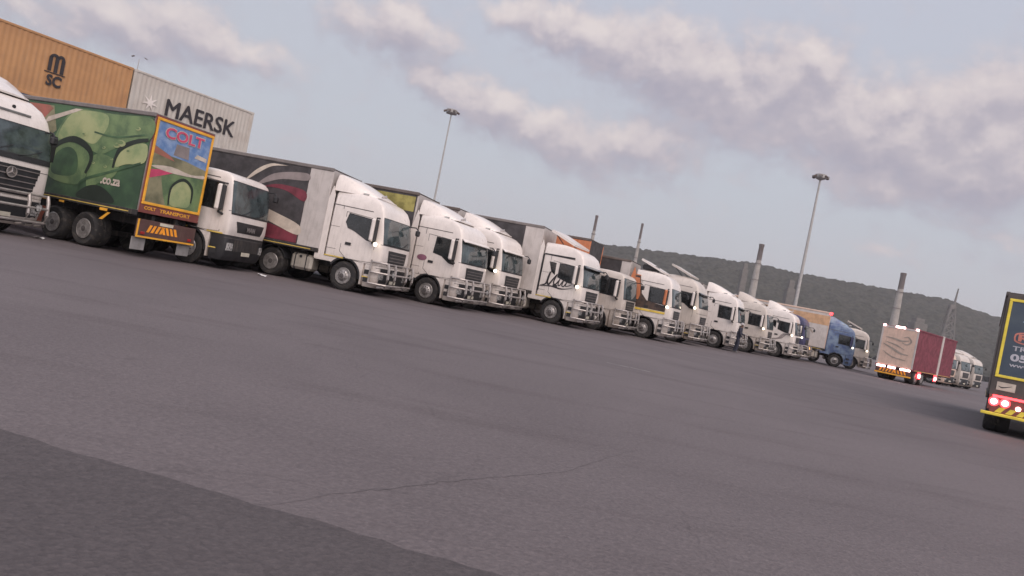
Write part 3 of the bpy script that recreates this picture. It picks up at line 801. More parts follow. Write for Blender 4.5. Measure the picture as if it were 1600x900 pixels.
def colt_side(mb, y, t):
    def q(p): return [(-LC - (a + .25), b) for a, b in p]        # a is measured from the rear, negative towards the front
    def r(p): return [(-LC + -(a + .25), b) for a, b in p]
    k = lambda i: y + .003*i
    sheet(mb, r(curve([(-12, 1.5), (-12, 3.9), (-5, 4.03), (-.3, 4.03), (-.3, 2.6), (-.3, 1.42), (-2.5, 1.36)])) if False else r([(-12, 1.36), (-12, 4.04), (-.3, 4.04), (-.3, 1.36)]), k(0), 'leafdark')
    sheet(mb, r([(-12, 2.9), (-12, 4.04), (-4.4, 4.04), (-4.1, 3.3), (-4.6, 2.9)]), k(1), 'khaki')
    sheet(mb, r([(-12, 3.2), (-12, 4.04), (-4.6, 4.04), (-4.4, 3.95), (-4.9, 3.45)]), k(2), 'salmon')
    sheet(mb, r(curve([(-3.3, 4.05), (-3.7, 3.85), (-4.0, 3.4), (-4.08, 2.9), (-3.33, 3.05), (-2.5, 2.86), (-2.04, 2.80), (-1.38, 3.1), (-.32, 3.4), (-.32, 4.03), (-1.8, 4.03)][:], 5)), k(2), 'leafmid')
    sheet(mb, r(curve([(-3.25, 4.0), (-3.65, 3.8), (-3.93, 3.35), (-3.9, 3.05), (-3.2, 3.2), (-2.5, 3.05), (-2.2, 3.3), (-2.0, 3.7), (-2.2, 4.0)], 5)), k(3), 'leaflight')
    sheet(mb, r([(-4.72, 3.45), (-4.55, 3.68), (-3.45, 4.04), (-3.15, 4.04)]), k(4), 'creamprint')
    sheet(mb, r(curve([(-4.1, 1.9), (-4.1, 2.7), (-3.4, 3.0), (-2.55, 2.75), (-2.5, 2.1), (-2.9, 1.75)], 6)), k(3), 'leafmid')
    sheet(mb, r(curve([(-3.95, 2.0), (-3.9, 2.6), (-3.4, 2.85), (-3.0, 2.6), (-3.0, 2.05)], 6)), k(4), 'leafdark')
    band_on(mb, r([(-4.1, 2.3), (-4.02, 2.8), (-3.33, 3.11), (-2.65, 2.92), (-2.42, 2.6), (-2.55, 2.15)]), [.12, .20, .10], k(5), 'leafblack')
    sheet(mb, r(curve([(-2.4, 1.75), (-2.45, 2.6), (-2.0, 2.8), (-1.3, 2.6), (-1.4, 2.2), (-1.9, 1.95)], 6)), k(3), 'leafmid')
    sheet(mb, r(curve([(-1.42, 2.5), (-1.3, 2.95), (-.75, 3.25), (-.33, 3.25), (-.33, 2.75), (-1.0, 2.62)], 5)), k(4), 'leaflight')
    band_on(mb, r([(-1.5, 2.45), (-1.38, 3.0), (-.85, 3.3), (-.33, 3.42)]), [.08, .15, .10], k(5), 'leafblack')
    sheet(mb, r(curve([(-2.7, 1.40), (-2.5, 1.72), (-2.0, 1.86), (-1.5, 1.72), (-1.25, 1.42)], 5)), k(4), 'leafblack')
    band_on(mb, r([(-2.75, 1.55), (-2.62, 1.92), (-1.61, 2.3), (-.45, 2.72)]), [.05, .09, .06], k(5), 'leafdark')
    band_on(mb, r([(-2.5, 3.42), (-1.6, 3.36), (-.5, 3.55)]), .05, k(5), 'leafdark')
    for (a, b, c) in ((-1.5, 3.12, .10), (-1.35, 3.2, .14), (-2.0, 3.0, .06), (-1.0, 3.0, .07), (-2.3, 2.5, .05), (-1.8, 2.45, .06), (-2.9, 3.3, .06), (-.8, 3.7, .08), (-1.6, 2.7, .05)):
        sheet(mb, r([(a + c*1.3*math.cos(w*PI/5), b + c*.7*math.sin(w*PI/5)) for w in range(10)]), k(6), 'leaflight')
        sheet(mb, r([(a - c*.3 + c*.9*math.cos(w*PI/5), b + c*.15 + c*.4*math.sin(w*PI/5)) for w in range(10)]), k(7), 'leafmid')
    n = MB(); n.text('.co.za', (-LC + 1.62, y+.012, 1.93), (-1, 0, 0), (0, 0, 1), .78, .20, 'creamprint', .004, .03)
    n.build('website_lettering', t)
rc = (-11.10, 20.79); hc = (math.cos(R(160)), math.sin(R(160))); yc = (-hc[1], hc[0])       # rear near corner, heading, towards the camera side
HW = 1.17
locC = (rc[0] + hc[0]*LC - yc[0]*HW, rc[1] + hc[1]*LC - yc[1]*HW, 0)
tC = trailer('green printed trailer with yellow framed rear picture and pink COLT letters', locC, 160, L=LC, z0=1.32, z1=4.22, hw=HW, side='leafdark', front='greyprint', rear='rust', rail='greyrail', pillar=0,
             decor=(1, colt_side), axles=2, rear_over=1.45, legs=True, group=None)
def rect(mb, x, y0, y1, z0, z1, m, d=.012): mb.box(x-d, x, y0, y1, z0, z1, m, 0)
def rear_sheet(mb, poly, x, m):
    mb.add([(x, a, b) for a, b in poly], [list(range(len(poly)))], m)
def colt_rear(t, L):
    X = -L - .03; y0, y1, z0, z1 = -1.12, 1.12, 1.60, 4.14          # seen from behind, +y is on the left
    V = lambda a: 1.12 - a                                          # a runs from the left edge to the right
    mb = MB()
    rear_sheet(mb, [(V(.06), 1.66), (V(2.18), 1.66), (V(2.18), 3.0), (V(.06), 3.0)], X-.006, 'leafmid')
    rear_sheet(mb, [(V(.06), 2.85), (V(2.18), 2.85), (V(2.18), 4.08), (V(.06), 4.08)], X-.009, 'skyblue')
    rear_sheet(mb, [(V(.06), 2.80), (V(.06), 3.35), (V(.7), 3.15), (V(1.3), 3.12), (V(2.18), 3.0), (V(2.18), 2.7), (V(1.2), 2.75)], X-.012, 'khaki')
    rear_sheet(mb, [(V(.06), 3.12), (V(.06), 3.32), (V(.6), 3.18), (V(.9), 3.02)], X-.015, 'salmon')
    rear_sheet(mb, [(V(.06), 2.35), (V(.06), 2.62), (V(.66), 2.72), (V(.9), 2.66)], X-.015, 'pinkletter')
    rear_sheet(mb, [(V(.06), 1.66), (V(.06), 2.35), (V(.5), 2.5), (V(.7), 1.95), (V(.85), 1.66)], X-.013, 'khaki')
    rear_sheet(mb, curve([(V(.06), 2.72), (V(.8), 2.84), (V(1.6), 2.76), (V(2.1), 2.84), (V(2.1), 2.74), (V(1.0), 2.66)], 3), X-.018, 'creamprint')
    rear_sheet(mb, curve([(V(1.0), 1.75), (V(1.0), 2.3), (V(1.35), 2.52), (V(1.7), 2.3), (V(1.75), 1.8), (V(1.4), 1.7)], 5), X-.016, 'leaflight')
    L_, Q_ = band([(V(.95), 1.7), (V(.95), 2.25), (V(1.35), 2.55), (V(1.75), 2.35), (V(1.8), 1.9)], [.05, .10, .06]); k = len(L_)
    mb.add([(X-.02, a, b) for a, b in L_] + [(X-.02, a, b) for a, b in Q_], [[i, i+1, k+i+1, k+i] for i in range(k-1)], 'leafblack')
    rear_sheet(mb, [(V(.8), 3.2), (V(.85), 3.55), (V(1.35), 3.55), (V(1.4), 3.18)], X-.014, 'greyprint')
    rear_sheet(mb, [(V(1.6), 3.3), (V(1.7), 3.42), (V(2.1), 3.38), (V(2.1), 3.26)], X-.016, 'creamprint')
    mb.build('rear_picture', t)
    mb = MB()
    for a, b, c, d in ((-.0, 2.24, 4.07, 4.15), (0, 2.24, 1.58, 1.66)): mb.box(X-.04, X-.001, V(b), V(a), c, d, 'frameyellow', .008)
    for a, b in ((0, .075), (2.165, 2.24)): mb.box(X-.04, X-.001, V(b), V(a), 1.661, 4.069, 'frameyellow', .008)
    mb.build('yellow_frame', t)
    n = MB(); n.text('COLT', (X-.022, V(.34), 3.62), (0, -1, 0), (0, 0, 1), 1.55, .36, 'creamprint', .004, .05)
    n.text('COLT', (X-.027, V(.36), 3.64), (0, -1, 0), (0, 0, 1), 1.5, .32, 'pinkletter', .006, .02); n.build('name_lettering', t)
    mb = MB(); mb.box(X-.02, X, V(2.24), V(0), 1.33, 1.575, 'rust', .005)
    mb.text('COLT', (X-.022, V(.12), 1.43), (0, -1, 0), (0, 0, 1), .42, .10, 'frameyellow', .004, .03)
    mb.text('TRANSPORT', (X-.022, V(.68), 1.41), (0, -1, 0), (0, 0, 1), 1.2, .11, 'frameyellow', .004, .02); mb.build('name_board', t)
    mb = MB(); mb.box(X-.02, X+.04, -1.12, 1.12, .62, 1.14, 'browndark', .01); mb.box(X-.03, X-.021, -1.12, 1.12, .60, .65, 'frameyellow', 0); mb.box(X-.03, X-.021, 1.06, 1.12, .651, 1.14, 'frameyellow', 0)
    ur = mb.build('underrun_bar', t)
    mb = MB()
    for i in range(8):
        a = .35 + i*.155; s = .10 if i < 4 else -.10
        mb.add([(X-.026, V(a), .78), (X-.026, V(a+.1), .78), (X-.026, V(a+.1+s), 1.0), (X-.026, V(a+s), 1.0)], [[0, 1, 2, 3]], 'chevron')
    mb.build('chevron_plate', t)
    MB().box(X-.035, X-.021, V(1.3), V(.8), 1.03, 1.12, 'plate', 0).build('number_plate', t)
    for a in (.0, 1.72):
        MB().box(X+.1, X+.12, V(a+.5), V(a), .22, .60, 'dirtyflap', .005).build('mudflap', t)
    for a in (.15, 1.95): MB().box(X-.05, X-.021, V(a+.14), V(a), .70, .78, 'red', .01).build('tail_light', t)
colt_rear(tC, LC)
for a, b, c, d in ((-LC+1.1, -LC+1.4, 1.16, 1.24), (-LC+2.9, -LC+3.1, 1.16, 1.22), (-LC+3.6, -LC+3.9, 1.16, 1.22), (-LC+5.0, -LC+5.3, 1.16, 1.22)):
    MB().box(a, b, HW+.04, HW+.055, c, d, 'frameyellow', 0).build('reflector_plate', tC)
MB().prism([(-LC+.95, 1.14), (-LC+1.06, 1.14), (-LC+1.36, .90), (-LC+1.22, .90)], HW+.04, HW+.055, 'frameyellow').build('reflector_plate', tC)

# ---- 3: low cab truck beside it
def e3(t, prof):
    mb = MB(); mb.box(.60, 1.16, -1.262, -1.25, 1.10, 1.14, 'yellow', 0); mb.build('reflective_strip', t)
y3 = 8
L3 = (-9.30 - 1.38*math.cos(R(y3)) + 1.2*math.sin(R(y3)), 23.2 + 1.38*math.sin(R(y3)) + 1.2*math.cos(R(y3)), 0)
t3 = tractor('low roofed white truck with black bumper, between COLT trailer and maroon swoosh trailer', L3, y3, kind='low', bumper='black', bar=False, spoiler=False, win='plain', grille='panel', badge='MAN', mirror='white', lamp=None, deflector=False, z_scale=1.05, extra=e3)

# ---- 4: main white tractor and its charcoal trailer
y4 = 14
L4 = put(-6.0, 25.5, y4)
t4 = tractor('large white high roof truck pulling the charcoal trailer with maroon swooshes', L4, y4, kind='high', win='man', grille='slats', lamp='mirrorglint', z_scale=1.0)
def swoosh(mb, y, t):
    d = .55                                                       # outlines measured from the trailer's front edge
    q = lambda p: [(a - d, min(b, 4.03)) for a, b in p]
    k = lambda i: y - .003*i
    sheet(mb, q([(-2.6, 1.33), (-2.45, 1.95), (-1.44, 1.84), (-.37, 1.62), (-.37, 1.33)]), k(1), 'maroon')
    sheet(mb, q(curve([(-2.9, 2.75), (-2.24, 2.50), (-1.45, 2.30), (-.37, 1.98), (-.37, 1.62), (-1.35, 1.86), (-2.17, 2.12), (-3.0, 2.4)], 4)), k(2), 'creamprint')
    sheet(mb, q(curve([(-2.8, 3.30), (-2.43, 3.72), (-1.95, 4.0), (-1.4, 4.08), (-1.1, 4.05), (-1.83, 3.93), (-2.32, 3.62), (-2.64, 3.36)], 4)), k(2), 'creamprint')
    sheet(mb, q(curve([(-2.4, 3.10), (-2.0, 3.5), (-1.58, 3.72), (-.9, 3.85), (-.37, 3.86), (-.37, 3.62), (-1.35, 3.52), (-1.97, 3.3)], 4)), k(2), 'greyprint')
    sheet(mb, q(curve([(-2.2, 3.08), (-1.67, 3.28), (-1.12, 3.32), (-.37, 3.22), (-.37, 2.85), (-1.1, 3.12), (-1.74, 3.16)], 4)), k(2), 'maroon')
b4, r4 = behind(L4, y4, 1.18, -3)
trailer('charcoal curtain trailer with cream, grey and maroon swooshes', b4, r4, L=11.0, z1=4.2, decor=(-1, swoosh), pillar=.9, pillar_mat='panel', rail='greyrail')

# ---- 5, 6: two white trucks close together
y5 = 22
def e5(t, prof):
    mb = MB(); n = 20
    mb.add([(-.42 + .22*math.cos(2*PI*k/n), -1.262, 1.78 + .12*math.sin(2*PI*k/n)) for k in range(n)] + [(-.42, -1.27, 1.78)], [[k, (k+1) % n, n] for k in range(n)], 'oval'); mb.build('oval_logo', t)
    MB().tube([(.98, -1.262, 1.15), (1.03, -1.27, .9), (.9, -1.262, .5)], .012, 'seam', 5).build('panel_seam', t)
L5 = put(-3.30, 28.0, y5)
tractor('white truck with small purple oval logo on its side behind the window', L5, y5, kind='flat', nexp=6.5, win='volvo', grille='slats', spoiler=True, visor='white', extra=e5, stripe=None, z_scale=.985, lamp=None)
b5, r5 = behind(L5, y5, 1.3, -9)
trailer('olive yellow and charcoal trailer, its top showing behind the large white truck', b5, r5, L=12.0, z1=4.22, side='curtain', pillar=0, decor=(-1, lambda mb, y, t: sheet(mb, [(-11.9, 3.45), (-11.9, 4.05), (-.1, 4.05), (-.1, 3.45)], y-.003, 'olive')), rail='brown')
L6 = put(-1.80, 30.9, 23)
tractor('white truck with white sun visor tucked right against a grey trailer front', L6, 22, kind='flat', nexp=6.5, win='volvo', grille='slats', visor='white', lamp='mirrorglint', stripe=None, z_scale=1.01)
b6, r6 = behind(L6, 22, 1.3, -4)
trailer('grey trailer with brown roof rail behind the tucked white truck', b6, r6, L=11.5, z1=4.2, side='greyprint', pillar=0, rail='brown')

# ---- 7: white truck with script lettering
def e7(t, prof):
    mb = MB(); y = -1.272
    P = lambda pts: [(x, z) for x, z in pts]
    W_ = [([(-.70, 1.62), (-.45, 1.72), (-.36, 2.02), (-.30, 2.22)], [.02, .05, .02]), ([(-.34, 2.2), (-.40, 1.9), (-.32, 1.70), (-.12, 1.98), (0, 2.15)], [.03, .05, .02]),
          ([(-.0, 2.15), (-.10, 1.85), (-.02, 1.74), (.12, 1.9), (.17, 2.0)], [.03, .04, .02]), ([(.17, 2.0), (.12, 1.78), (.2, 1.74), (.32, 1.95)], [.02, .035, .02]),
          ([(.36, 2.02), (.30, 1.76), (.40, 1.74), (.5, 1.9), (.46, 1.76), (.6, 1.78), (.74, 1.86)], [.03, .03, .015]), ([(-.75, 1.6), (-.2, 1.66), (.3, 1.62), (.8, 1.72)], [.01, .04, .01])]
    for p, w in W_: band_on(mb, P([(-.05+(a+.05)*1.05, 1.85+(b-1.85)*1.15) for a, b in p]), [q*1.7 for q in w], y, 'letter', 4)
    mb.build('script_lettering', t)
    mb = MB(); mb.box(-.86, -.78, -1.262, -1.252, 1.35, 3.0, 'black', 0); mb.box(-.779, .7, -1.248, -1.236, 2.97, 3.03, 'black', 0); mb.build('dark_trim', t)
L7 = put(1.91, 32.5, 25)
tractor('white truck with black script lettering and two side windows', L7, 25, kind='flat', nexp=7, win='faw', grille='slats', lamp='mirrorglint', visor='visor', extra=e7, z_scale=1.03, spoiler='plate')
b7, r7 = behind(L7, 25, 1.25, -8)
trailer('dark grey trailer with pale front panel, right behind the script lettered truck', b7, r7, L=11.5, z1=4.3, side='curtain', pillar=.9, rail='greyrail', decor=(-1, lambda mb, y, t: sheet(mb, curve([(-2.9, 2.6), (-2.2, 2.9), (-.95, 2.6), (-.95, 2.3), (-2, 2.5)], 4), y-.003, 'greyprint')))

# ---- 8: half hidden truck with orange trailer
L8 = put(4.25, 35.6, 24)
tractor('half hidden white truck in front of the orange trailer', L8, 24, kind='low', paint='white2', win='plain', grille='slats', spoiler=False, stripe=None, z_scale=1.0, detail=False)
b8, r8 = behind(L8, 24, .93, -2)
trailer('orange trailer with dark front and brown roof rail', b8, r8, L=11.0, z1=4.4, side='orange', front='curtain', pillar=.7, pillar_mat='orange', rail='brown')

# ---- 9: orange wrapped truck
def e9(t, prof):
    mb = MB(); sidepatch(mb, prof, [(-.87, 1.56), (-.87, 3.2), (-.60, 3.2), (-.36, 2.3), (-.05, 1.98), (1.0, 1.84), (1.0, 1.56)], -1, .026, 'darkwrap')
    mb.build('dark_wrap', t)
    mb = MB(); sidepatch(mb, prof, [(-.87, 1.95), (-.87, 3.25), (-.60, 3.25), (-.44, 2.2), (-.5, 1.95)], -1, .032, 'orange'); mb.build('orange_wrap', t)
    mb = MB(); mb.box(-.87, 1.02, -1.290, -1.27, 1.43, 1.53, 'lemon2', 0); mb.build('yellow_stripe', t)
    MB().box(-.7, .1, -.9, -.2, 3.60, 3.85, 'black', .05).build('roof_box', t)
L9 = put(7.10, 37.6, 24)
tractor('white truck with orange and dark brown side wrap and bright yellow stripe', L9, 24, kind='high', win='plain', mirror='orange', lamp='mirrorglint', extra=e9, spoiler='plate', stripe=None, deflector='orange')
b9, r9 = behind(L9, 24, 1.3, -2)
trailer('charcoal trailer behind the orange wrapped truck', b9, r9, L=9, z1=3.9, rail='brown', pillar=.5)

# ---- 10 to 14
L10 = put(9.55, 41.6, 27)
tractor('white truck with smoked visor right of the orange wrapped one', L10, 27, kind='tall', nexp=6.5, paint='white2', win='volvo', visor='visor', lamp='mirrorglint', spoiler='plate')
b10, r10 = behind(L10, 27, 1.3, -2); trailer('pale trailer with brown rail behind the smoked visor truck', b10, r10, L=9, z1=3.8, side='panel', rail='greyrail', pillar=.5)
L11 = put(13.1, 45.4, 27)
tractor('white truck directly behind the person in dark overalls', L11, 27, kind='high', win='plain', paint='white', visor='visor', lamp=None, spoiler=True, stripe=None)
b11, r11 = behind(L11, 27, 1.3, -2); trailer('white topped trailer behind the truck beside the dark dressed person', b11, r11, L=9, z1=3.9, side='panel', rail='greyrail', pillar=.5)
def e12(t, prof):
    mb = MB()
    for k in range(3): band_on(mb, [(-.3+.1*k, 1.3), (.2+.1*k, 1.45), (.5+.1*k, 1.8), (.9, 1.75+.05*k)], [.02, .06, .02], -1.275-.002*k, 'greyprint', 5)
    mb.build('curl_print', t)
L12 = put(16.4, 49.4, 29)
tractor('white truck with dark mirrored front showing, between person and curl printed truck', L12, 29, kind='high', paint='white2', win='plain', lamp='mirrorglint', spoiler=True, extra=None)
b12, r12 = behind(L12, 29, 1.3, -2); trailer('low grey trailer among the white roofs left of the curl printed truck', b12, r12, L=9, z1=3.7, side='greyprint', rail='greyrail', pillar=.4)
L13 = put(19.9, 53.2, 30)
tractor('white truck with grey curl print on its door and two side windows', L13, 30, kind='flat', nexp=6.5, win='faw', lamp='mirrorglint', spoiler=True, extra=e12, stripe=None)
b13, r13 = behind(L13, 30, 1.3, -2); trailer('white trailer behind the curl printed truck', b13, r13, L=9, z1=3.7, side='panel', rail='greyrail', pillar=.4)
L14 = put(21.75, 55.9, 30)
tractor('dark blue truck nose, right of the curl printed truck', L14, 30, kind='flat', paint='navy', win='plain', lamp='mirrorglint', spoiler=False, bumper='white2', stripe=None, detail=False)

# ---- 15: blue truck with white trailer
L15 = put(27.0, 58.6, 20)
tractor('light and dark blue truck hauling the white trailer with tan top band', L15, 20, kind='flat', paint='blue', win='plain', mirror='navy', lamp='mirrorglint', spoiler=True, bar=False, stripe=None, deflector=False)
def wt(mb, y, t):
    sheet(mb, [(-11, 3.35), (-11, 4.0), (-.05, 4.0), (-.05, 3.2)], y-.003, 'tan')
    band_on(mb, [(-3.2, 2.7), (-2.4, 3.0), (-1.6, 2.8), (-1.1, 2.4)], [.1, .3, .08], y-.006, 'greyprint2', 5)
    band_on(mb, [(-3.0, 2.45), (-2.3, 2.6), (-1.6, 2.4)], [.05, .12, .04], y-.006, 'greyprint', 5)
b15, r15 = behind(L15, 20, .93, -2)
t15 = trailer('white trailer with tan top band, coupled to the blue truck', b15, r15, L=11, z1=4.3, side='panel', front='cream', pillar=.0, rail='cream', decor=(-1, wt))
MB().box(-.12, .10, -1.31, -1.2, 4.12, 4.34, 'redlit', .03).build('marker_or_glint', t15)
MB().box(-1.25, -1.0, -1.36, -1.27, 1.0, 1.2, 'amberlit', .03).build('marker_or_glint', t15)
L16 = put(29.8, 61.8, 24)
tractor('white truck nose squeezed between blue truck and lit trailer rear', L16, 24, kind='flat', paint='white2', win='plain', lamp='mirrorglint', spoiler='plate', stripe=None)

# ---- far trucks at right
for i, (x, d, lab, k) in enumerate(((42.6, 71.5, 'far white truck just right of the maroon trailer', 'flat'), (46.3, 75.0, 'far white truck, middle of the distant three', 'high'), (50.0, 78.5, 'far white truck nearest the dark blue trailer rear at right', 'flat'))):
    L_ = put(x, d, 52)
    tractor(lab, L_, 52, kind=k, win='plain', bar=False, spoiler='plate' if i == 1 else True, stripe=None, paint='white2' if i else 'cream', group='far white trucks at the right')

# ------------------------------------------------------------------ departing trucks seen from behind
def rear_kit(t, L, hw, z0, lamps=True):
    X = -L - .03
    MB().box(X-.03, X+.05, -hw, hw, .52, .60, 'frameyellow', .01).build('underrun_bar', t)
# white rear, maroon sides
hd = 43.0; LW = 9.0
def from_rear(cx, cd, ang, L, hw):
    h = (math.cos(R(ang)), math.sin(R(ang))); ly = (-h[1], h[0])
    return (cx + h[0]*L - ly[0]*hw, cd + h[1]*L - ly[1]*hw, 0)
locW = from_rear(27.55, 53.2, hd, LW, 1.27)
tW = trailer('lit trailer with white rear door and maroon sides, driving away from the row', locW, hd, L=LW, z0=1.05, z1=3.95, hw=1.27, side='maroon', front='maroon', rear='cream', rail='maroon', pillar=0, axles=2, rear_over=.5, legs=False, name='box_trailer', group=None, bottom='maroon')
X = -LW - .03
mb = MB()
for s in (-1, 1): mb.box(X-.02, X+.0, s*1.2-.06, s*1.2+.06, 1.06, 3.93, 'panel', .01)
mb.box(X-.02, X, -1.14, 1.14, 3.80, 3.93, 'panel', .01); mb.build('door_frame', tW)
mb = MB()
for p, w in (([(.9, 3.1), (.3, 3.05), (-.2, 2.95), (-.7, 3.05)], [.03, .14, .04]), ([(-.3, 3.2), (-.6, 3.3), (-.85, 3.0), (-.6, 2.75), (-.25, 2.85)], [.03, .12, .04]), ([(1.0, 2.6), (.4, 2.35), (-.3, 2.05), (-.8, 2.0)], [.04, .16, .04]), ([(.8, 2.75), (.1, 2.6), (-.5, 2.35)], [.03, .10, .03]), ([(.9, 2.05), (.2, 1.7), (-.7, 1.6)], [.03, .09, .03])):
    A, B = band(p, w, 5); k = len(A)
    mb.add([(X-.024, a, b) for a, b in A] + [(X-.024, a, b) for a, b in B], [[i, i+1, k+i+1, k+i] for i in range(k-1)], 'greyprint2')
mb.build('faded_door_print', tW)
for y0, y1 in ((.55, 1.15), (-.15, .38), (-1.15, -.45)): MB().box(X-.06, X, y0, y1, .86, 1.0, 'hotlit', .02).build('tail_light', tW)
for y0, y1 in ((1.02, 1.22), (-1.22, -1.02), (-.3, .35)): MB().box(X-.06, X, y0, y1, 3.86, 4.0, 'hotlit', .03).build('roof_lamp', tW)
mb = MB(); mb.box(X-.03, X+.05, -1.24, 1.24, .40, .50, 'frameyellow', .01); mb.box(X-.01, X+.04, -1.2, 1.2, .501, .84, 'browndark', .01); mb.build('underrun_bar', tW)
mb = MB()
for i in range(9):
    a = .95 - i*.22; s = -.10 if i < 5 else .10
    mb.add([(X-.02, a, .56), (X-.02, a-.12, .56), (X-.02, a-.12+s, .80), (X-.02, a+s, .80)], [[0, 1, 2, 3]], 'chevron')
mb.build('chevron_plate', tW)
MB().box(-3.75, -3.35, -1.33, -1.24, .95, 4.02, 'panel', .02).build('white_post', tW)
for x in (-7.6, -3.9):
    mb = MB(); mb.box(x-.22, x+.22, -1.36, -1.30, .56, .80, 'hotlit', .03); mb.box(x-.3, x+.3, -1.33, -1.29, .48, .95, 'redlit', .02); mb.build('side_light', tW)

# dark blue framed rear at the right edge
M['navyrear'] = mat('slate blue print', (.045, .065, .095), .55, vscale=1.2, col2=(.07, .095, .12))
M['greybody'] = mat('grey brown body', (.085, .072, .066), .6, dirt=.25)
M['lemon'] = mat('lemon frame', (.85, .68, .08), .5)
M['salmonletter'] = mat('salmon letters', (.62, .22, .17), .5)
M['paleletter'] = mat('pale letters', (.50, .50, .55), .5)
M['palebird'] = mat('pale blue emblem', (.25, .38, .50), .5)
ang = 56.0; LR = 13.0
locR = from_rear(13.12, 19.31, ang, LR, 1.27)
tR = trailer('dark trailer with yellow framed navy sign and glowing red tail lights, at the right edge', locR, ang, L=LR, z0=1.0, z1=3.78, hw=1.27, side='greybody', front='greybody', rear='greybody', rail='greybody', pillar=0, axles=3, rear_over=.55, legs=True, name='box_trailer', group=None)
X = -LR - .03; V = lambda a: 1.27 - a
mb = MB(); mb.box(X-.01, X, V(2.42), V(.12), 1.55, 3.60, 'navyrear', .003)
mb.build('sign_panel', tR)
mb = MB()
for c, d in ((3.56, 3.63), (1.50, 1.57)): mb.box(X-.03, X-.001, V(2.46), V(.08), c, d, 'lemon', .008)
for a in (.08, 2.39): mb.box(X-.03, X-.001, V(a+.07), V(a), 1.571, 3.559, 'lemon', .008)
mb.build('yellow_frame', tR)
mb = MB()
def oval(y, z, w, h, x, m, n=24):
    e = .5
    pts = [(y + w/2*math.copysign(abs(math.cos(2*PI*k/n))**e, math.cos(2*PI*k/n)), z + h/2*math.copysign(abs(math.sin(2*PI*k/n))**e, math.sin(2*PI*k/n))) for k in range(n)]
    rear_sheet(mb, pts, x, m)
oval(V(1.05), 2.62, 1.45, .34, X-.012, 'salmonletter'); oval(V(1.05), 2.62, 1.37, .27, X-.015, 'navyrear'); mb.build('oval_badge', tR)
mb = MB(); mb.text('RE', (X-.018, V(.42), 2.53), (0, -1, 0), (0, 0, 1), .46, .19, 'salmonletter', .004, .04)
mb.text('TRANS', (X-.014, V(.34), 2.26), (0, -1, 0), (0, 0, 1), .80, .13, 'paleletter', .004, .02)
mb.text('051', (X-.014, V(.33), 1.98), (0, -1, 0), (0, 0, 1), .52, .20, 'paleletter', .004, .04)
mb.text('www.', (X-.014, V(.34), 1.83), (0, -1, 0), (0, 0, 1), .5, .07, 'paleletter', .004, .02); mb.build('lettering', tR)
mb = MB()
rear_sheet(mb, curve([(V(.45), 3.05), (V(.62), 3.2), (V(.85), 3.32), (V(1.2), 3.25), (V(1.3), 3.05), (V(1.0), 3.0), (V(.75), 2.98), (V(.6), 3.04)], 4), X-.013, 'palebird'); mb.build('emblem', tR)
mb = MB(); mb.box(X-.012, X, V(.58), V(.16), 1.16, 1.38, 'creamprint', .004)
A, B = band([(V(.2), 1.27), (V(.3), 1.24), (V(.5), 1.31)], [.01, .03, .01], 4); k = len(A)
mb.add([(X-.015, a, b) for a, b in A] + [(X-.015, a, b) for a, b in B], [[i, i+1, k+i+1, k+i] for i in range(k-1)], 'letter'); mb.build('small_sign', tR)
mb = MB(); mb.box(X-.05, X, V(2.5), V(.04), .62, 1.02, 'rust', .01); mb.build('lamp_bar', tR)
for a in (.17, .42, 1.5+.3, 2.1):
    mb = MB(); mb.lathe([(.075, 0), (.07, -.03), (.001, -.045)], 'hotlit', 16, 'Y'); mb.v = [(X-.052+y, V(a)+x, .84+z) for x, y, z in mb.v]
    mb.add([(X-.053, V(a)+.12*math.cos(q*PI/9), .84+.12*math.sin(q*PI/9)) for q in range(18)], [list(range(18))], 'redlit'); mb.build('tail_light', tR)
mb = MB(); mb.lathe([(.06, 0), (.05, -.03), (.001, -.04)], 'hotlit', 16, 'Y'); mb.v = [(X-.052+y, V(.72)+x, .76+z) for x, y, z in mb.v]; mb.build('tail_light', tR)
mb = MB(); mb.box(X-.06, X-.051, V(2.0), V(.12), .96, 1.02, 'redlit', 0); mb.build('light_strip', tR)
mb = MB(); mb.box(X-.10, X-.02, V(2.62), V(-.08), .47, .55, 'lemon', .012); mb.build('bumper_bar', tR)
mb = MB()
for i in range(9):
    a = .22 + i*.24
    mb.add([(X-.062, V(a), .57), (X-.062, V(a+.14), .57), (X-.062, V(a+.24), .71), (X-.062, V(a+.10), .71)], [[0, 1, 2, 3]], 'lemon')
mb.box(X-.058, X-.052, V(2.5), V(.1), .56, .72, 'rust', 0); mb.build('chevron_plate', tR)

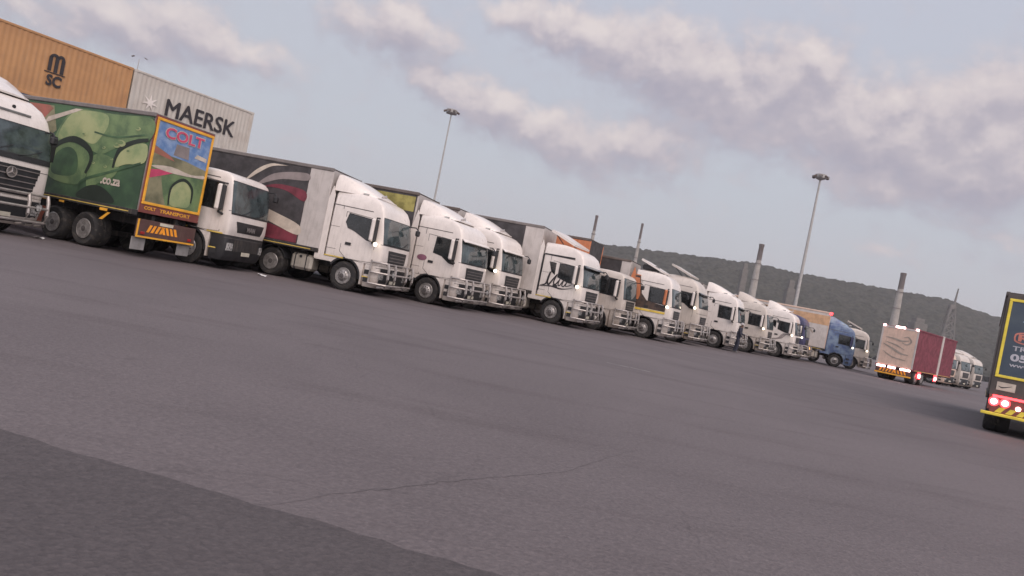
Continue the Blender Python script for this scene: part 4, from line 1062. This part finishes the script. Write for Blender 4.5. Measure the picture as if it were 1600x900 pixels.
# ------------------------------------------------------------------ stacked containers
def container_mat(name, c, c2):
    return mat(name, c, .6, var=.2, vscale=1.1, col2=c2, dirt=.35)
M['msc'] = container_mat('ochre container', (.47, .25, .11), (.40, .21, .095))
M['maersk'] = container_mat('pale grey container', (.52, .49, .45), (.46, .42, .38))
M['redbox'] = container_mat('dull red container', (.20, .06, .04), (.15, .05, .035))
M['bluebox'] = container_mat('dull blue container', (.06, .09, .16), (.05, .07, .12))
cd = Vector((15.42-18.99, -(38.77-33.09), 0)); ca = math.degrees(math.atan2(38.77-33.09, -15.42+18.99))
def container(x, y, z, L, m, label, letter=None, h=2.59):
    """+X runs away to the right along the stack, the side facing the yard is -Y"""
    t = thing('shipping_container', label, 'container', (x, y, z), ca, 'stacked shipping containers')
    W_ = 2.44; mb = MB()
    def corr(y0, s):
        pts = []; n = int(L/.22); st = (L-.24)/n
        for k in range(n):
            a = .12 + k*st; pts += [(a, 0), (a+st*.28, 0), (a+st*.5, 1), (a+st*.78, 1)]
        pts.append((L-.12, 0)); rows = [[(a, y0 + s*.015*b, zz) for a, b in pts] for zz in (.12, h-.10)]
        mb.grid(rows, m)
    corr(.02, 1); corr(W_-.02, -1)
    mb.build('side_wall', t, 20)
    mb = MB()
    for a in (0, L-.14):
        for b in (0, W_-.14): mb.box(a, a+.14, b, b+.14, .12, h-.12, m, .01)
    for b in (0, W_-.10):
        mb.box(.0, L, b, b+.10, h-.10, h, m, .01); mb.box(0, L, b, b+.10, 0, .12, m, .01)
    mb.box(.05, L-.05, .05, W_-.05, h-.08, h-.03, m, 0); mb.build('frame', t)
    mb = MB(); mb.box(.02, .07, .12, W_-.12, .1, h-.1, m, .01); mb.box(L-.07, L-.02, .12, W_-.12, .1, h-.1, m, .01)
    for b in (.5, .9, 1.5, 1.9): mb.tube([(L+.01, b, .15), (L+.01, b, h-.15)], .02, 'greyrail', 6)
    mb.build('end_door', t)
    mb = MB()
    for a in (0, L-.18):
        for b in (0, W_-.17):
            for c in (0, h-.12): mb.box(a-.006, a+.186, b-.006, b+.176, c-.004 if c == 0 else c, c+.12 if c == 0 else c+.124, m, .01)
    mb.build('corner_casting', t)
    if letter: letter(t)
    return t
def msc_letters(t):
    mb = MB(); y = -.006
    def st(pts, w): 
        A, B = band(pts, w, 5); k = len(A)
        mb.add([(a, y, b) for a, b in A] + [(a, y, b) for a, b in B] + [(a, y+.02, b) for a, b in A] + [(a, y+.02, b) for a, b in B], [[i, i+1, k+i+1, k+i] for i in range(k-1)], 'letter')
    o = 6.0 - 3.38; zb = 1.22
    mb.box(o+.0, o+.14, y, y+.02, zb+.02, zb+.62, 'letter', 0); mb.box(o+.245, o+.385, y-.001, y+.02, zb, zb+.60, 'letter', 0); mb.box(o+.49, o+.63, y-.002, y+.02, zb, zb+.60, 'letter', 0)
    st([(o+.05, zb+.60), (o+.16, zb+.70), (o+.28, zb+.68), (o+.33, zb+.55)], .12); st([(o+.34, zb+.60), (o+.42, zb+.70), (o+.52, zb+.68), (o+.57, zb+.55)], .12)
    mb.box(o-.1, o+.72, y+.001, y+.02, zb-.06, zb-.02, 'letter', 0)
    mb.text('SC', (o+.02, y, zb-.60), (1, 0, 0), (0, 0, 1), .60, .48, 'letter', .01, .04)
    mb.build('logo', t)
def maersk_letters(t):
    mb = MB(); y = -.006
    mb.text('MAERSK', (1.76, y, .95), (1, 0, 0), (0, 0, 1), 3.86, .80, 'letter', .01, -.045); mb.build('name_lettering', t)
    mb = MB(); pts = []
    for k in range(14):
        r = .42 if k % 2 == 0 else .13; a = 2*PI*k/14 + PI/2; pts.append((.98 + r*math.cos(a), 1.30 + r*math.sin(a)))
    mb.add([(a, y-.004, b) for a, b in pts] + [(.98, y-.012, 1.30)], [[k, (k+1) % 14, 14] for k in range(14)], 'white'); mb.build('star_logo', t)
ux, uy = math.cos(R(ca)), math.sin(R(ca))
bx, by = -19.02, 33.05
zc = 7.76 - 2.59
container(bx - ux*6.15, by - uy*6.15, zc, 6.1, 'msc', 'ochre container with dark MSC logo on top of the stack', msc_letters)
container(bx + ux*.02, by + uy*.02, zc, 6.65, 'maersk', 'pale grey container with star and MAERSK lettering', maersk_letters)
container(bx - ux*12.4, by - uy*12.4, zc, 6.1, 'msc', 'plain ochre container left of the MSC one, beyond the frame')if False else None
for k, (m, lab) in enumerate((('redbox', 'dull red container in the hidden bottom layer under the ochre one'), ('bluebox', 'dull blue container in the middle layer under the ochre one'))):
    container(bx - ux*6.15, by - uy*6.15, k*2.585, 6.1, m, lab)
for k, (m, lab) in enumerate((('bluebox', 'dull blue container at the bottom under the pale grey one'), ('redbox', 'dull red container in the middle layer under the pale grey one'))):
    container(bx + ux*.02, by + uy*.02, k*2.585, 6.65, m, lab)

# ------------------------------------------------------------------ person
M['overall'] = mat('navy overalls', (.030, .032, .052), .85, bump=.3, bscale=15)
M['skin'] = mat('skin', (.14, .075, .05), .6)
M['cap'] = mat('pale cap', (.45, .42, .42), .8)
M['shoe'] = mat('grey shoes', (.20, .19, .19), .7)
def skin_mesh(name, verts, edges, rad, m, parent, sub=2):
    me = bpy.data.meshes.new(name); me.from_pydata(verts, edges, []); o = bpy.data.objects.new(name, me); C.objects.link(o)
    sk = o.modifiers.new('skin', 'SKIN'); ly = me.skin_vertices[0] if me.skin_vertices else None
    if ly is None:
        bm = bmesh.new(); bm.from_mesh(me); bm.verts.layers.skin.verify(); bm.to_mesh(me); bm.free(); ly = me.skin_vertices[0]
    for i, r in enumerate(rad): ly.data[i].radius = (r, r) if not isinstance(r, tuple) else r
    ly.data[0].use_root = True
    ss = o.modifiers.new('sub', 'SUBSURF'); ss.levels = sub; ss.render_levels = sub
    dg = bpy.context.evaluated_depsgraph_get(); dg.update()
    new = bpy.data.meshes.new_from_object(o.evaluated_get(dg)); bpy.data.objects.remove(o)
    new.materials.clear(); new.materials.append(M[m]); new.polygons.foreach_set('use_smooth', [True]*len(new.polygons))
    q = bpy.data.objects.new(name, new); C.objects.link(q)
    if parent: q.parent = parent
    return q
person = thing('person', 'person in dark overalls and pale cap, standing by the white trucks', 'person', (14.1, 43.6, 0), -20)
V3 = [(0, 0, .95), (0, 0, 1.12), (.02, 0, 1.32), (.05, 0, 1.46), (.07, 0, 1.55), (.09, 0, 1.66), (.09, 0, 1.74),
      (.0, -.10, .88), (.05, -.12, .50), (-.02, -.13, .10), (.10, -.14, .05), (.0, .10, .88), (-.06, .13, .50), (-.14, .14, .10), (-.02, .15, .05),
      (.03, -.19, 1.40), (.06, -.25, 1.14), (.22, -.20, .95), (.03, .19, 1.40), (.14, .24, 1.16), (.36, .16, 1.10)]
E3 = [(0, 1), (1, 2), (2, 3), (3, 4), (4, 5), (5, 6), (0, 7), (7, 8), (8, 9), (9, 10), (0, 11), (11, 12), (12, 13), (13, 14), (3, 15), (15, 16), (16, 17), (3, 18), (18, 19), (19, 20)]
R3 = [(.15, .20), (.15, .19), (.16, .23), (.11, .15), .06, (.095, .08), (.08, .07), .10, .075, .06, .045, .10, .075, .06, .045, .07, .052, .038, .07, .052, .038]
body = skin_mesh('body', V3, E3, R3, 'overall', person)
person.scale = (1.06, 1.06, 1.03)
body.data.materials.append(M['skin']); body.data.materials.append(M['shoe'])
for p in body.data.polygons:
    c = p.center
    if c.z > 1.53: p.material_index = 1
    elif c.z < .10: p.material_index = 2
    elif c.z < 1.14 and ((c.x > .18 and c.z < 1.02 and c.y < -.1) or (c.x > .31)): p.material_index = 1
def hand(px, py, pz, s):
    for k in range(5):
        if k < 4: pts = [(px, py, pz), (px+.05, py+(k-1.5)*.018, pz-.02), (px+.085, py+(k-1.5)*.020, pz-.045), (px+.09, py+(k-1.5)*.020, pz-.075 + .008*abs(k-1))]
        else: pts = [(px, py, pz), (px+.03, py-s*.035, pz-.01), (px+.055, py-s*.05, pz-.03)]
        yield pts
mb = MB()
for a in (hand(.25, -.20, .93, -1), hand(.40, .15, 1.09, 1)):
    for pts in a: mb.tube(pts, [.02, .011, .010, .008][:len(pts)], 'skin', 6)
mb.build('fingers', person)
mb = MB(); mb.lathe([(.105, 1.70), (.11, 1.74), (.095, 1.79), (.05, 1.82), (.001, 1.825)], 'cap', 16, 'Z', (.085, 0, 0)); mb.box(.17, .27, -.07, .07, 1.70, 1.715, 'cap', .004); mb.build('cap', person)
mb = MB()
for s in (-1, 1): mb.lathe([(.001, -.012), (.012, 0), (.001, .012)], 'white', 8, 'Y', (.185, s*.035, 1.655))
mb.tube([(.18, 0, 1.65), (.205, 0, 1.62)], [.012, .018], 'skin', 6); mb.tube([(.182, -.03, 1.585), (.19, 0, 1.583), (.182, .03, 1.585)], .007, 'rust', 5)
for s in (-1, 1): mb.lathe([(.028, s*.085), (.028, s*.10)], 'skin', 10, 'Y', (.08, 0, 1.65))
mb.build('face', person)

# ------------------------------------------------------------------ litter
M['paper'] = mat('white litter', (.72, .72, .72), .7)
def litter(x, y, label, w=.3):
    mb = MB(); rows = []
    for j in range(4): rows.append([(x + (i-2)*w/4 + random.uniform(-.02, .02), y + (j-1.5)*w/4, .012 + random.uniform(0, .06)) for i in range(5)])
    mb.grid(rows, 'paper'); tag(mb.build('litter', ang=0), label, 'litter', 'scraps of litter on the asphalt')
litter(-8.35, 24.2, 'crumpled white scrap on the ground below the charcoal trailer', .30)
litter(-13.6, 20.5, 'crumpled white scrap on the ground beside the star badged truck', .30)

# ------------------------------------------------------------------ evening air
def haze(dens):
    mb = MB(); mb.box(-1800, 2300, -700, 1700, -2, 135, 'white', 0)
    m = bpy.data.materials.new('evening haze'); m.use_nodes = True; g = NT(m.node_tree)
    o = g.n('ShaderNodeOutputMaterial'); v = g.n('ShaderNodeVolumePrincipled')
    v.inputs['Color'].default_value = (.90, .88, .92, 1); v.inputs['Density'].default_value = dens; v.inputs['Anisotropy'].default_value = .2
    g.put(o.inputs['Volume'], v.outputs[0])
    M['hz'] = m; mb.mats = [m]; stuff(mb.build('haze', ang=0))
HAZE = .00022
if HAZE: haze(HAZE)
